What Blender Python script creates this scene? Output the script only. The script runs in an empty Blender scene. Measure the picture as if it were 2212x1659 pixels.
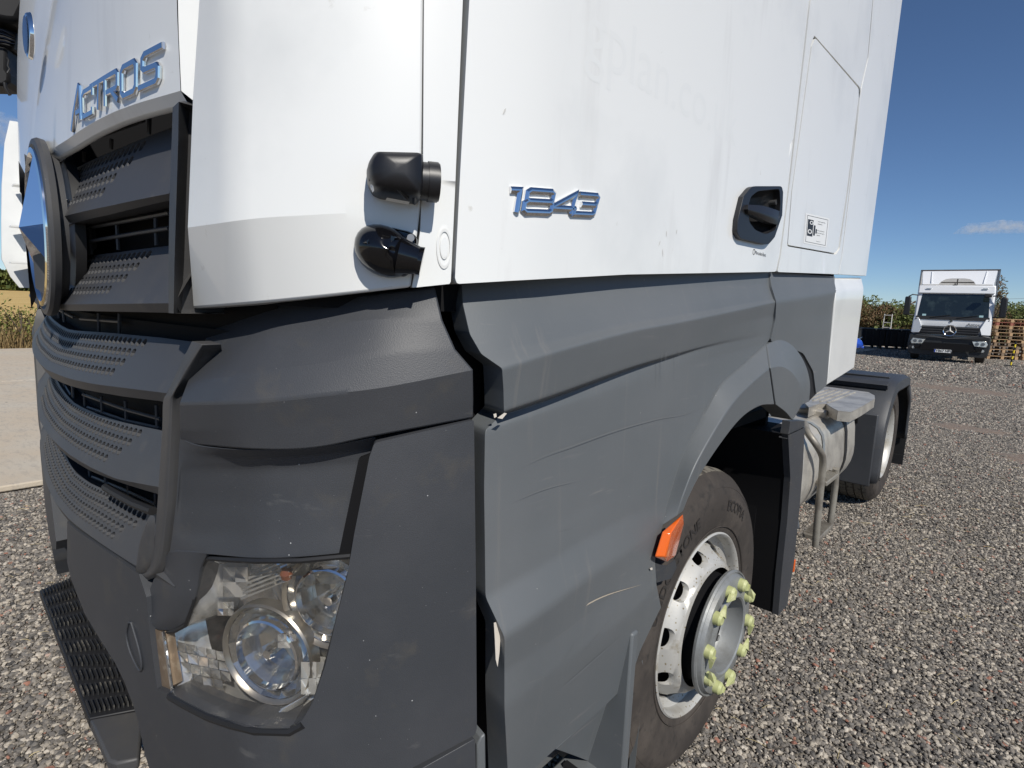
import bpy, bmesh, math, random
from mathutils import Vector, Matrix, noise
random.seed(7)
C = bpy.context.scene.collection
scn = bpy.context.scene
R = math.radians

# ------------------------------------------------------------------ camera
CAM = Vector((1.9512, -1.6686, 1.5140))
YAW, PITCH, ROLL, FPX = -0.7493, 0.1421, 0.0383, 1183.7
_f = Vector((math.sin(YAW)*math.cos(PITCH), math.cos(YAW)*math.cos(PITCH), -math.sin(PITCH)))
_r = Vector((math.cos(YAW), -math.sin(YAW), 0))
_u = _r.cross(_f)
_r2 = math.cos(ROLL)*_r + math.sin(ROLL)*_u
_u2 = -math.sin(ROLL)*_r + math.cos(ROLL)*_u
cd = bpy.data.cameras.new('camera'); cam = bpy.data.objects.new('camera', cd); C.objects.link(cam)
m = Matrix((_r2, _u2, -_f)).transposed().to_4x4(); m.translation = CAM
cam.matrix_world = m
cd.sensor_width = 36; cd.lens = FPX*36/2212; cd.clip_start = 0.02; cd.clip_end = 3000
scn.camera = cam

# ------------------------------------------------------------------ light
SUN_AZ, SUN_EL = R(25), R(43)          # azimuth from +X towards -Y
sdir = Vector((math.cos(SUN_EL)*math.cos(SUN_AZ), -math.cos(SUN_EL)*math.sin(SUN_AZ), math.sin(SUN_EL)))
w = bpy.data.worlds.new('World'); scn.world = w; w.use_nodes = True
nt = w.node_tree; nt.nodes.clear()
sky = nt.nodes.new('ShaderNodeTexSky'); sky.sky_type = 'NISHITA'; sky.sun_disc = False
sky.sun_elevation = SUN_EL; sky.sun_rotation = R(90)+SUN_AZ
sky.air_density = 0.75; sky.dust_density = 0.0; sky.ozone_density = 6.5; sky.altitude = 0
bg = nt.nodes.new('ShaderNodeBackground'); bg.inputs['Strength'].default_value = 0.09
out = nt.nodes.new('ShaderNodeOutputWorld')
nt.links.new(sky.outputs[0], bg.inputs[0]); nt.links.new(bg.outputs[0], out.inputs[0])
sl = bpy.data.lights.new('sun', 'SUN'); sl.energy = 4.45; sl.angle = R(0.5); sl.color = (1, 0.955, 0.88)
so = bpy.data.objects.new('sun', sl); C.objects.link(so); so.rotation_euler = sdir.to_track_quat('Z', 'Y').to_euler()
so.location = (8, -4, 12)
scn.cycles.volume_bounces = 6; scn.cycles.max_bounces = 10
vs = scn.view_settings; vs.view_transform = 'Standard'; vs.look = 'None'; vs.gamma = 1; vs.exposure = 0; vs.use_curve_mapping = False

# ------------------------------------------------------------------ materials
def mat(name, col, rough=0.5, metal=0.0, spec=0.5, coat=0.0, coat_rough=0.05, bump=None, var=None, bumpd=0.002, spots=None, trans=None, emis=None):
    """col base; var=(scale, col2, lo, hi) noise mix; bump=(scale,strength) ; spots=(scale, thresh, col)"""
    mt = bpy.data.materials.new(name); mt.use_nodes = True
    t = mt.node_tree; b = t.nodes['Principled BSDF']
    b.inputs['Base Color'].default_value = (*col, 1); b.inputs['Roughness'].default_value = rough
    b.inputs['Metallic'].default_value = metal; b.inputs['Specular IOR Level'].default_value = spec
    b.inputs['Coat Weight'].default_value = coat; b.inputs['Coat Roughness'].default_value = coat_rough
    tc = t.nodes.new('ShaderNodeTexCoord')
    src = None
    def mixer(fac, c2):
        nonlocal src
        mx = t.nodes.new('ShaderNodeMix'); mx.data_type = 'RGBA'
        t.links.new(fac, mx.inputs[0])
        if src is None: mx.inputs[6].default_value = (*col, 1)
        else: t.links.new(src, mx.inputs[6])
        mx.inputs[7].default_value = (*c2, 1); src = mx.outputs[2]
        t.links.new(src, b.inputs['Base Color'])
    for v in (var or []):
        sc, c2, lo, hi = v[:4]
        n = t.nodes.new('ShaderNodeTexNoise'); n.inputs['Scale'].default_value = sc; n.inputs['Detail'].default_value = 6; n.inputs['Roughness'].default_value = 0.6
        if len(v) > 4:
            mp = t.nodes.new('ShaderNodeMapping'); mp.inputs['Scale'].default_value = v[4]
            if len(v) > 5: mp.inputs['Rotation'].default_value = v[5]
            t.links.new(tc.outputs['Object'], mp.inputs[0]); t.links.new(mp.outputs[0], n.inputs[0])
        else: t.links.new(tc.outputs['Object'], n.inputs[0])
        rp = t.nodes.new('ShaderNodeMapRange'); rp.inputs[1].default_value = lo; rp.inputs[2].default_value = hi
        t.links.new(n.outputs[0], rp.inputs[0]); mixer(rp.outputs[0], c2)
    for sc, th, c2 in (spots or []):
        v = t.nodes.new('ShaderNodeTexVoronoi'); v.inputs['Scale'].default_value = sc
        t.links.new(tc.outputs['Object'], v.inputs[0])
        rp = t.nodes.new('ShaderNodeMapRange'); rp.inputs[1].default_value = th; rp.inputs[2].default_value = th*0.6
        t.links.new(v.outputs['Distance'], rp.inputs[0]); mixer(rp.outputs[0], c2)
    if bump:
        n = t.nodes.new('ShaderNodeTexNoise'); n.inputs['Scale'].default_value = bump[0]; n.inputs['Detail'].default_value = 4
        t.links.new(tc.outputs['Object'], n.inputs[0])
        bp = t.nodes.new('ShaderNodeBump'); bp.inputs['Strength'].default_value = bump[1]; bp.inputs['Distance'].default_value = bumpd
        t.links.new(n.outputs[0], bp.inputs['Height']); t.links.new(bp.outputs[0], b.inputs['Normal'])
    if emis: b.inputs['Emission Color'].default_value = (*emis, 1); b.inputs['Emission Strength'].default_value = 1
    return mt
M = {}
M['white'] = mat('white_paint', (.77, .775, .755), .38, coat=.55, coat_rough=.06,
    var=[(2.2, (.66, .67, .66), .5, .75), (9, (.69, .69, .67), .58, .72, (1, 1, .15)), (30, (.6, .59, .55), .69, .78)], bump=(6, .06), bumpd=.004,
    spots=[(9, .012, (.25, .22, .18)), (5, .012, (.35, .3, .22))])
M['plastic'] = mat('dark_grey_plastic', (.042, .045, .051), .5, spec=.45, bump=(520, .4), bumpd=.0008,
    var=[(3, (.056, .058, .064), .45, .75), (11, (.07, .066, .06), .58, .8), (7, (.1, .1, .1), .66, .8, (1, 1, 4), (.3, .2, .5))], spots=[(26, .035, (.4, .4, .4)), (60, .03, (.3, .3, .3))])
M['plastic_front'] = mat('dark_grey_plastic_front', (.05, .051, .055), .5, spec=.45, bump=(520, .35), bumpd=.0008,
    var=[(4, (.07, .067, .063), .45, .75), (14, (.09, .083, .074), .6, .8)], spots=[(30, .02, (.35, .33, .3))])
M['faded'] = mat('faded_grey_plastic', (.108, .118, .125), .48, spec=.5, bump=(520, .3), bumpd=.0007,
    var=[(2.5, (.124, .132, .138), .4, .7), (9, (.15, .152, .155), .64, .85, (1, .6, 6), (.5, 0, 0)), (26, (.16, .16, .16), .67, .72, (1, .12, 1.6), (.75, 0, 0)), (16, (.15, .15, .148), .6, .8, (1, 3, .12))],
    spots=[(22, .022, (.5, .48, .44))])
M['black'] = mat('black_plastic', (.012, .012, .013), .55)
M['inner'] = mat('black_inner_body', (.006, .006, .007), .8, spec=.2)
M['gloss'] = mat('gloss_black_plastic', (.004, .004, .005), .12, spec=.6, bump=(25, .1))
M['satin'] = mat('satin_black_plastic', (.012, .012, .014), .42, spec=.5, bump=(500, .1), bumpd=.0005)
M['chrome'] = mat('chrome', (.85, .86, .88), .06, 1.0, bump=(30, .03))
M['dish'] = mat('dish_chrome', (.62, .62, .6), .14, .95, bump=(60, .2), var=[(18, (.35, .32, .28), .5, .75)])
M['mirror'] = mat('reflector_chrome', (.8, .8, .78), .2, .72, bump=(40, .15), var=[(14, (.5, .46, .4), .5, .75)])
M['alu'] = mat('weathered_aluminium', (.56, .53, .47), .42, .45, var=[(6, (.33, .31, .28), .45, .7), (40, (.25, .23, .2), .6, .75)], bump=(60, .15))
M['tube'] = mat('galvanised_tube', (.3, .28, .24), .5, .3, var=[(9, (.15, .13, .11), .45, .7)], bump=(80, .2))
M['rimwhite'] = mat('silver_rim_paint', (.50, .49, .46), .45, .25, var=[(6, (.33, .29, .22), .48, .72), (16, (.28, .24, .17), .6, .75)], spots=[(60, .2, (.28, .24, .16)), (33, .12, (.22, .17, .1))], bump=(120, .12))
M['rimdark'] = mat('grimy_rim_steel', (.1, .08, .07), .6, .2, var=[(9, (.22, .2, .17), .5, .7)])
M['hub'] = mat('grey_hub_casting', (.27, .28, .28), .5, .35, var=[(14, (.18, .18, .17), .45, .7)], bump=(90, .2))
M['tyre'] = mat('dusty_tyre_rubber', (.05, .043, .038), .75, spec=.25, var=[(5, (.095, .08, .068), .45, .7), (30, (.03, .028, .026), .55, .75, (1, 1, 1))], bump=(60, .25))
M['tread'] = mat('dusty_tread_rubber', (.17, .155, .13), .9, spec=.1, var=[(45, (.06, .055, .05), .5, .62)], bump=(120, .6))
M['yellow'] = mat('faded_yellow_plastic', (.42, .44, .2), .5, var=[(30, (.62, .62, .36), .5, .7)])
M['amber'] = mat('amber_lens', (.75, .13, .015), .18, spec=.6, coat=.6, bump=(400, .25))
M['clear_amber'] = mat('dull_bronze_reflector', (.3, .22, .15), .35, .5, var=[(50, (.5, .42, .32), .5, .7)])
M['steel'] = mat('dull_steel', (.3, .3, .3), .4, .9)
M['sticker'] = mat('white_sticker', (.78, .78, .76), .4)
M['ink'] = mat('black_print', (.02, .02, .022), .5)
M['ghost'] = mat('ghost_lettering_residue', (.745, .752, .735), .4, coat=.5, coat_rough=.08)
M['chip'] = mat('chipped_plastic', (.6, .55, .48), .7)
M['greyblue'] = mat('grey_chassis_paint', (.22, .24, .25), .5, var=[(12, (.12, .11, .1), .5, .7)])
def glass_mat():
    mt = bpy.data.materials.new('clear_lens_plastic'); mt.use_nodes = True; t = mt.node_tree; t.nodes.clear()
    o = t.nodes.new('ShaderNodeOutputMaterial'); mx = t.nodes.new('ShaderNodeMixShader')
    tr = t.nodes.new('ShaderNodeBsdfTransparent'); tr.inputs[0].default_value = (.95, .94, .92, 1)
    gl = t.nodes.new('ShaderNodeBsdfGlossy'); gl.inputs['Roughness'].default_value = .06
    df = t.nodes.new('ShaderNodeBsdfDiffuse'); df.inputs[0].default_value = (.55, .52, .47, 1)
    fr = t.nodes.new('ShaderNodeLayerWeight'); pw = t.nodes.new('ShaderNodeMath'); pw.operation = 'POWER'; pw.inputs[1].default_value = 4.0
    t.links.new(fr.outputs['Facing'], pw.inputs[0]); rr_ = t.nodes.new('ShaderNodeMapRange'); rr_.inputs[3].default_value = .045; rr_.inputs[4].default_value = .8; t.links.new(pw.outputs[0], rr_.inputs[0])
    t.links.new(rr_.outputs[0], mx.inputs[0]); t.links.new(tr.outputs[0], mx.inputs[1]); t.links.new(gl.outputs[0], mx.inputs[2])
    m2 = t.nodes.new('ShaderNodeMixShader'); n = t.nodes.new('ShaderNodeTexNoise'); n.inputs['Scale'].default_value = 14; n.inputs['Detail'].default_value = 8
    tc = t.nodes.new('ShaderNodeTexCoord'); t.links.new(tc.outputs['Object'], n.inputs[0])
    rp = t.nodes.new('ShaderNodeMapRange'); rp.inputs[1].default_value = .4; rp.inputs[2].default_value = .8; rp.inputs[3].default_value = .01; rp.inputs[4].default_value = .07
    t.links.new(n.outputs[0], rp.inputs[0]); t.links.new(rp.outputs[0], m2.inputs[0]); t.links.new(mx.outputs[0], m2.inputs[1]); t.links.new(df.outputs[0], m2.inputs[2])
    t.links.new(m2.outputs[0], o.inputs[0]); return mt
M['lens'] = glass_mat()

# ------------------------------------------------------------------ object helpers
def sharp(me, ang=32):
    bm = bmesh.new(); bm.from_mesh(me)
    for e in bm.edges:
        if len(e.link_faces) == 2:
            e.smooth = e.calc_face_angle(0) < R(ang)
        else: e.smooth = True
    for f in bm.faces: f.smooth = True
    bm.to_mesh(me); bm.free()
def link(name, me, mt, parent=None, smooth=32, recalc=False):
    if recalc:
        bm = bmesh.new(); bm.from_mesh(me); bmesh.ops.recalc_face_normals(bm, faces=bm.faces); bm.to_mesh(me); bm.free()
    if smooth: sharp(me, smooth)
    mts = mt if isinstance(mt, (list, tuple)) else [mt]
    for k in mts: me.materials.append(M[k] if isinstance(k, str) else k)
    o = bpy.data.objects.new(name, me); C.objects.link(o)
    if parent: o.parent = parent
    return o
class MB:
    def __init__(s): s.v = []; s.f = []; s.mi = []
    def add(s, vs, fs, mi=0):
        b = len(s.v); s.v += [tuple(v) for v in vs]; s.f += [tuple(b+i for i in f) for f in fs]; s.mi += [mi]*len(fs)
    def box(s, c, d, rot=None, mi=0, taper=None):
        hx, hy, hz = d[0]/2, d[1]/2, d[2]/2; vs = []
        for z in (-hz, hz):
            k = (taper or 1) if z > 0 else 1
            for x, y in ((-hx, -hy), (hx, -hy), (hx, hy), (-hx, hy)):
                v = Vector((x*k, y*k, z)); v = rot @ v if rot else v; vs.append(v+Vector(c))
        s.add(vs, [(3, 2, 1, 0), (4, 5, 6, 7), (0, 1, 5, 4), (1, 2, 6, 5), (2, 3, 7, 6), (3, 0, 4, 7)], mi)
    def cyl(s, a, b, r, n=12, r2=None, cap=True, mi=0):
        a, b = Vector(a), Vector(b); d = (b-a).normalized(); q = d.to_track_quat('Z', 'Y').to_matrix(); r2 = r if r2 is None else r2
        vs = [a+q@Vector((r*math.cos(2*math.pi*i/n), r*math.sin(2*math.pi*i/n), 0)) for i in range(n)]+[b+q@Vector((r2*math.cos(2*math.pi*i/n), r2*math.sin(2*math.pi*i/n), 0)) for i in range(n)]
        fs = [(i, (i+1) % n, n+(i+1) % n, n+i) for i in range(n)]
        if cap: fs += [tuple(range(n-1, -1, -1)), tuple(range(n, 2*n))]
        s.add(vs, fs, mi)
    def tube(s, pts, r, n=12, closed=False, mi=0):
        pts = [Vector(p) for p in pts]; k = len(pts); vs = []; up = None
        for i, p in enumerate(pts):
            a = pts[(i-1) % k] if (closed or i > 0) else p; b = pts[(i+1) % k] if (closed or i < k-1) else p
            d = (b-a).normalized()
            if up is None: up = d.orthogonal().normalized()
            up = (up-d*up.dot(d)).normalized(); sd = d.cross(up)
            rr = r[i] if isinstance(r, (list, tuple)) else r
            vs += [p+up*(rr*math.cos(2*math.pi*j/n))+sd*(rr*math.sin(2*math.pi*j/n)) for j in range(n)]
        fs = []
        for i in range(k if closed else k-1):
            i2 = (i+1) % k
            fs += [(i*n+j, i*n+(j+1) % n, i2*n+(j+1) % n, i2*n+j) for j in range(n)]
        if not closed: fs += [tuple(range(n-1, -1, -1)), tuple((k-1)*n+j for j in range(n))]
        s.add(vs, fs, mi)
    def prism(s, poly, off, mi=0):
        n = len(poly); off = Vector(off); poly = [Vector(p) for p in poly]
        s.add(poly+[p+off for p in poly], [tuple(range(n))[::-1], tuple(range(n, 2*n))]+[(i, (i+1) % n, n+(i+1) % n, n+i) for i in range(n)], mi)
    def lathe(s, prof, o, axis='X', n=64, mi=0, sweep=(0, 2*math.pi)):
        o = Vector(o); k = len(prof); vs = []; full = sweep[1]-sweep[0] > 6.28; m = n if full else n+1
        for i in range(m):
            a = sweep[0]+(sweep[1]-sweep[0])*i/n
            for (r, x) in prof: vs.append(o+Vector((x, r*math.cos(a), r*math.sin(a))) if axis == 'X' else o+Vector((r*math.cos(a), r*math.sin(a), x)))
        fs = []
        for i in range(n):
            i2 = (i+1) % m
            fs += [(i*k+j, i2*k+j, i2*k+j+1, i*k+j+1) for j in range(k-1)]
        s.add(vs, fs, mi)
    def mesh(s, name):
        me = bpy.data.meshes.new(name); me.from_pydata(s.v, [], s.f); me.update()
        for p, i in zip(me.polygons, s.mi): p.material_index = i
        return me
    def build(s, name, mt, parent=None, smooth=32, recalc=True, bevel=0, merge=False):
        me = s.mesh(name)
        if merge:
            bm = bmesh.new(); bm.from_mesh(me); bmesh.ops.remove_doubles(bm, verts=bm.verts, dist=1e-4); bm.to_mesh(me); bm.free()
        o = link(name, me, mt, parent, smooth, recalc)
        if bevel: bev(o, bevel)
        return o
def bev(o, wd, seg=2, ang=35):
    b = o.modifiers.new('bevel', 'BEVEL'); b.width = wd; b.segments = seg; b.limit_method = 'ANGLE'; b.angle_limit = R(ang); b.harden_normals = False
    return o
def thing(name, label, cat, loc=(0, 0, 0), rz=0, group=None):
    o = bpy.data.objects.new(name, None); C.objects.link(o); o.empty_display_size = .2
    o.location = loc; o.rotation_euler = (0, 0, rz); return tag(o, label, cat, group)
def tag(o, label=None, cat=None, group=None, kind=None):
    if label: o['label'] = label
    if cat: o['category'] = cat
    if group: o['group'] = group
    if kind: o['kind'] = kind
    return o

# ------------------------------------------------------------------ the cab's body surface (plan curve of its skin)
XS = 1.33
C1, A1, R1 = Vector((.83, -.922)), R(55), .5
C2, A2, R2 = Vector((1.037, -1.217)), R(80.5), .14
def F(x): return -1.445+.08*x*x
def sd(p):
    x, y = p[0], p[1]
    if x > C1.x and y > C1.y: return x-XS
    if x > C1.x:
        if math.atan2(-(y-C1.y), x-C1.x) < A1: return math.hypot(x-C1.x, y-C1.y)-R1
        a = math.atan2(-(y-C2.y), x-C2.x)
        if a < A2 and x > C2.x: return math.hypot(x-C2.x, y-C2.y)-R2
    return F(x)-y
def nrm(p):
    e = 1e-3
    g = Vector((sd((p[0]+e, p[1]))-sd((p[0]-e, p[1])), sd((p[0], p[1]+e))-sd((p[0], p[1]-e)), 0))
    return g.normalized() if g.length > 1e-9 else Vector((1, 0, 0))
S1 = C1.y-R1*A1; S2 = S1-R2*(A2-A1); XF = C2.x+R2*math.cos(A2)
def to_s(p):
    x, y = p[0], p[1]
    if y > C1.y and x > .6: return y
    a = math.atan2(-(y-C1.y), x-C1.x)
    if x > C1.x and a < A1: return C1.y-R1*a
    a = math.atan2(-(y-C2.y), x-C2.x)
    if x > C2.x and a < A2: return S1-R2*(a-A1)
    return S2-(XF-x)
def from_s(s, z, d=0):
    if s > C1.y: return Vector((XS+d, s, z))
    if s > S1:
        a = (C1.y-s)/R1; return Vector((C1.x+(R1+d)*math.cos(a), C1.y-(R1+d)*math.sin(a), z))
    if s > S2:
        a = A1+(S1-s)/R2; return Vector((C2.x+(R2+d)*math.cos(a), C2.y-(R2+d)*math.sin(a), z))
    x = XF-(S2-s); n = Vector((.16*x, -1, 0)).normalized()
    return Vector((x, F(x), z))+n*d
def ray(px, py): return _f+(px-1106)/FPX*_r2-(py-829.5)/FPX*_u2
def at(px, py, d=0):
    """point of the cab skin (offset outward by d) seen at this spot of the reference"""
    r = ray(px, py); t = .05
    while t < 8 and sd(CAM+r*t) > d: t += .01
    lo, hi = t-.01, t
    for _ in range(18):
        mm = (lo+hi)/2
        if sd(CAM+r*mm) <= d: hi = mm
        else: lo = mm
    return CAM+r*hi
def atx(px, py, X): r = ray(px, py); return CAM+r*((X-CAM.x)/r.x)
def aty(px, py, Y): r = ray(px, py); return CAM+r*((Y-CAM.y)/r.y)
def atz(px, py, Z): r = ray(px, py); return CAM+r*((Z-CAM.z)/r.z)
def dense(poly, closed=True, step=22):
    o = []; n = len(poly)
    for i in range(n if closed else n-1):
        a, b = poly[i], poly[(i+1) % n]; L = math.hypot(a[0]-b[0], a[1]-b[1]); k = max(1, int(L/step))
        for j in range(k): o.append((a[0]+(b[0]-a[0])*j/k, a[1]+(b[1]-a[1])*j/k))
    if not closed: o.append(poly[-1])
    return o
def rounded(poly, r):
    """poly of (x,y) ; r radius list or number -> chamfer-rounded"""
    o = []; n = len(poly)
    for i in range(n):
        p = Vector(poly[i][:2]); a = Vector(poly[i-1][:2]); b = Vector(poly[(i+1) % n][:2])
        rr = r[i] if isinstance(r, (list, tuple)) else r
        rr = min(rr, (p-a).length*.45, (p-b).length*.45)
        if rr <= 0: o.append(tuple(p)); continue
        u = p+(a-p).normalized()*rr; v = p+(b-p).normalized()*rr
        for k in range(5):
            t = k/4; q = u*(1-t)**2+p*2*t*(1-t)+v*t*t; o.append(tuple(q))
    return o
def fill(poly2, holes, step):
    bm = bmesh.new(); allv = []
    def ring(pp):
        vs = [bm.verts.new((p[0], p[1], 0)) for p in pp]
        es = [bm.edges.new((vs[i], vs[(i+1) % len(vs)])) for i in range(len(vs))]
        return es
    es = ring(poly2)
    for h in holes: es += ring(h)
    bmesh.ops.triangle_fill(bm, use_beauty=True, use_dissolve=False, edges=es)
    xs = [p[0] for p in poly2]; ys = [p[1] for p in poly2]
    def cut(ax, lo, hi, st):
        v = math.ceil(lo/st)*st
        while v < hi:
            co = (v, 0, 0) if ax == 0 else (0, v, 0); no = (1, 0, 0) if ax == 0 else (0, 1, 0)
            bmesh.ops.bisect_plane(bm, geom=bm.verts[:]+bm.edges[:]+bm.faces[:], dist=1e-5, plane_co=co, plane_no=no); v += st
    cut(0, min(xs), max(xs), step[0])
    if step[1]: cut(1, min(ys), max(ys), step[1])
    return bm
def shell(bm, mapf, inward, thick, edge_r=0.0):
    """bm flat sheet -> mapped sheet with a skirt going inward"""
    base = {}
    for v in bm.verts:
        base[v] = mapf(v.co.x, v.co.y)
    ext = bmesh.ops.extrude_edge_only(bm, edges=[e for e in bm.edges if len(e.link_faces) == 1])
    newv = [g for g in ext['geom'] if isinstance(g, bmesh.types.BMVert)]
    for v in newv:
        p = mapf(v.co.x, v.co.y); base[v] = p+inward(p)*thick
    for v, p in base.items(): v.co = p
    bmesh.ops.recalc_face_normals(bm, faces=bm.faces)
    # make the sheet face outward
    f = max(bm.faces, key=lambda q: q.calc_area()); c = f.calc_center_median()
    if f.normal.dot(inward(c)) > 0: bmesh.ops.reverse_faces(bm, faces=bm.faces)
    return bm
def panel(name, outline, mt, parent, d=0.0, thick=.03, bevel=.003, holes=(), step=(.03, 0), zd=None, smooth=30, mir=False):
    """a body panel on the cab skin; zd(s,z) optional extra displacement"""
    P = [at(x, y, d) for x, y in dense(outline)]
    H = [[at(x, y, d) for x, y in dense(h)] for h in holes]
    bm = fill([(to_s(p), p.z) for p in P], [[(to_s(p), p.z) for p in h] for h in H], step)
    f = (lambda s, z: from_s(s, z, d+(zd(s, z) if zd else 0)))
    shell(bm, f, lambda p: -nrm(p), thick)
    bmesh.ops.dissolve_degenerate(bm, edges=bm.edges, dist=1e-5)
    return finish(bm, name, mt, parent, bevel, smooth, mir)
def mirror_co(v): return Vector((-v.x, v.y+.01*v.x*v.x, v.z))
def finish(bm, name, mt, parent, bevel, smooth, mir):
    me = bpy.data.meshes.new(name); bm.to_mesh(me)
    res = None
    if mir:
        b2 = bm.copy()
        for v in b2.verts: v.co = mirror_co(v.co)
        bmesh.ops.reverse_faces(b2, faces=b2.faces)
        me2 = bpy.data.meshes.new(name); b2.to_mesh(me2); b2.free()
        o2 = link(name, me2, mt, parent, smooth)
        if bevel: bev(o2, bevel)
    bm.free()
    o = link(name, me, mt, parent, smooth)
    if bevel: bev(o, bevel)
    return o
def catmull(P, n):
    """P list of tuples; n samples per span"""
    o = []; k = len(P)
    for i in range(k-1):
        p0 = P[max(i-1, 0)]; p1 = P[i]; p2 = P[i+1]; p3 = P[min(i+2, k-1)]
        if i == 0: p0 = tuple(2*a-b for a, b in zip(p1, p2))
        if i == k-2: p3 = tuple(2*b-a for a, b in zip(p1, p2))
        for j in range(n):
            t = j/n
            o.append(tuple(.5*((2*b)+(c-a)*t+(2*a-5*b+4*c-e)*t*t+(3*b-a-3*c+e)*t**3) for a, b, c, e in zip(p0, p1, p2, p3)))
    o.append(tuple(P[-1])); return o
def grid_bm(rows):
    bm = bmesh.new(); V = [[bm.verts.new(p) for p in r] for r in rows]
    for i in range(len(V)-1):
        for j in range(len(V[0])-1):
            bm.faces.new((V[i][j], V[i][j+1], V[i+1][j+1], V[i+1][j]))
    return bm
def loft(name, rows, mt, parent, n=6, m=6, thick=.03, bevel=0.0, passes=1, smooth=40, mir=False, conv=None, inw=None):
    """rows: feature lines of (px,py,d), index matched; between rows straight, lines themselves smooth"""
    conv = conv or at; inw = inw or (lambda p: -nrm(p))
    R3 = [[Vector(conv(*q)) for q in catmull([tuple(map(float, c)) for c in r], n)] for r in rows]
    G = []
    for a, b in zip(R3[:-1], R3[1:]):
        for k in range(m): G.append([p.lerp(q, k/m) for p, q in zip(a, b)])
    G.append(R3[-1])
    for _ in range(passes):
        G = [G[0]]+[[(G[i-1][j]+G[i][j]*2+G[i+1][j])/4 for j in range(len(G[0]))] for i in range(1, len(G)-1)]+[G[-1]]
    bm = grid_bm(G)
    if thick:
        ext = bmesh.ops.extrude_edge_only(bm, edges=[e for e in bm.edges if len(e.link_faces) == 1])
        for v in [g for g in ext['geom'] if isinstance(g, bmesh.types.BMVert)]: v.co = v.co+inw(v.co)*thick
    bmesh.ops.recalc_face_normals(bm, faces=bm.faces)
    f = max(bm.faces, key=lambda q: q.calc_area())
    if f.normal.dot(inw(f.calc_center_median())) > 0: bmesh.ops.reverse_faces(bm, faces=bm.faces)
    return finish(bm, name, mt, parent, bevel, smooth, mir)
def strokes(name, glyphs, mapf, w, h, mt, parent, cham=.3):
    """metal letters: polylines (closed flag) ribboned w wide, h high; mapf(u,v,height)->3D"""
    mb = MB()
    for pts, closed in glyphs:
        pts = [Vector(p) for p in pts]; k = len(pts); rows = []
        for i, p in enumerate(pts):
            a = pts[i-1] if (closed or i > 0) else None; b = pts[(i+1) % k] if (closed or i < k-1) else None
            d1 = (p-a).normalized() if a is not None else (b-p).normalized(); d2 = (b-p).normalized() if b is not None else d1
            n1 = Vector((-d1.y, d1.x)); n2 = Vector((-d2.y, d2.x)); nn = (n1+n2)
            nn = nn.normalized() if nn.length > 1e-6 else n1
            sc = min(1/max(nn.dot(n1), .35), 2.2)
            sec = [(-.5, 0), (-.5, .55), (-.5+cham, 1), (.5-cham, 1), (.5, .55), (.5, 0)]
            rows.append([mapf(p.x+nn.x*sc*w*q, p.y+nn.y*sc*w*q, h*t) for q, t in sec])
        V = [v for r in rows for v in r]; fs = []
        for i in range(k if closed else k-1):
            i2 = (i+1) % k; fs += [(i*6+j, i2*6+j, i2*6+j+1, i*6+j+1) for j in range(5)]
        if not closed: fs += [tuple(range(6)), tuple((k-1)*6+j for j in range(5, -1, -1))]
        mb.add(V, fs)
    return mb.build(name, mt, parent, smooth=20)

# ================================================================== the near truck
T = thing('tractor_truck', 'white cab tractor unit with dark grey plastic lower panels, filling the foreground', 'truck')

# dark body behind all the skins
def inner():
    mb = MB()
    def wall(s0, s1, z0, z1, d, n=24):
        vs = []; fs = []
        for i in range(n+1):
            s = s0+(s1-s0)*i/n
            vs += [from_s(s, z0, d), from_s(s, z1, d)]
        fs = [(2*i, 2*i+1, 2*i+3, 2*i+2) for i in range(n)]; mb.add(vs, fs)
    wall(.0, S2-1.0, .42, 1.62, -.17, 40)        # lower body, wheel arch stays open behind y=0
    wall(1.2, S2+.02, 1.5, 3.3, -.06, 40)
    wall(-1.0, S2-2.1, 1.2, 1.45, -.085, 40)
    wall(S2-.17, S2-1.95, .62, 1.45, -.085, 20)
    wall(S2-.02, S2-1.0, 1.4, 1.78, -.1, 12)
    mb.box((0, .1, 3.3), (2.3, 2.6, .04)); mb.box((0, 1.22, 2.3), (2.36, .04, 1.8)); mb.box((0, .35, 1.42), (2.1, 1.7, .25))
    mb.box((0, -.62, .55), (1.9, .9, .04)); mb.box((.0, .05, .8), (1.5, .06, .9))
    mb.box((-1.1, -.1, 2.1), (.05, 2.3, 2.3))
    return mb.build('inner_body', 'inner', T, smooth=0)
inner()

W = 'white'
# corner panel ------------------------------------------------------
crz = .0
def corner_rows():
    def col(top, cr, bot, dr): return top, cr, bot, dr
    return [[(434, -160, 0), (560, -160, 0), (700, -160, 0), (800, -160, 0), (916, -160, 0)],
            [(428, 0, 0), (560, 0, 0), (700, 0, 0), (800, 0, 0), (914.5, 0, 0)],
            [(414, 215, 0), (555, 215, 0), (690, 215, 0), (800, 215, 0), (912.5, 215, 0)],
            [(403, 492, .004), (553, 472, .004), (680, 464, .002), (790, 457, .001), (910, 440, 0)],
            [(416, 666, -.036), (553, 655.5, -.031), (680, 643, -.02), (790, 631, -.008), (888, 620, -.002)]]
loft('corner_panel', corner_rows(), W, T, n=14, m=8, thick=.03, bevel=.004, passes=0, smooth=7)
panel('corner_filler', [(917, -170), (1002.5, -170), (1000, 0), (983, 415), (974, 608), (971, 613.5), (900, 621), (890, 621), (895, 590), (908, 497), (914, 340), (916, 0)], W, T, thick=.02, bevel=.003)
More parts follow.
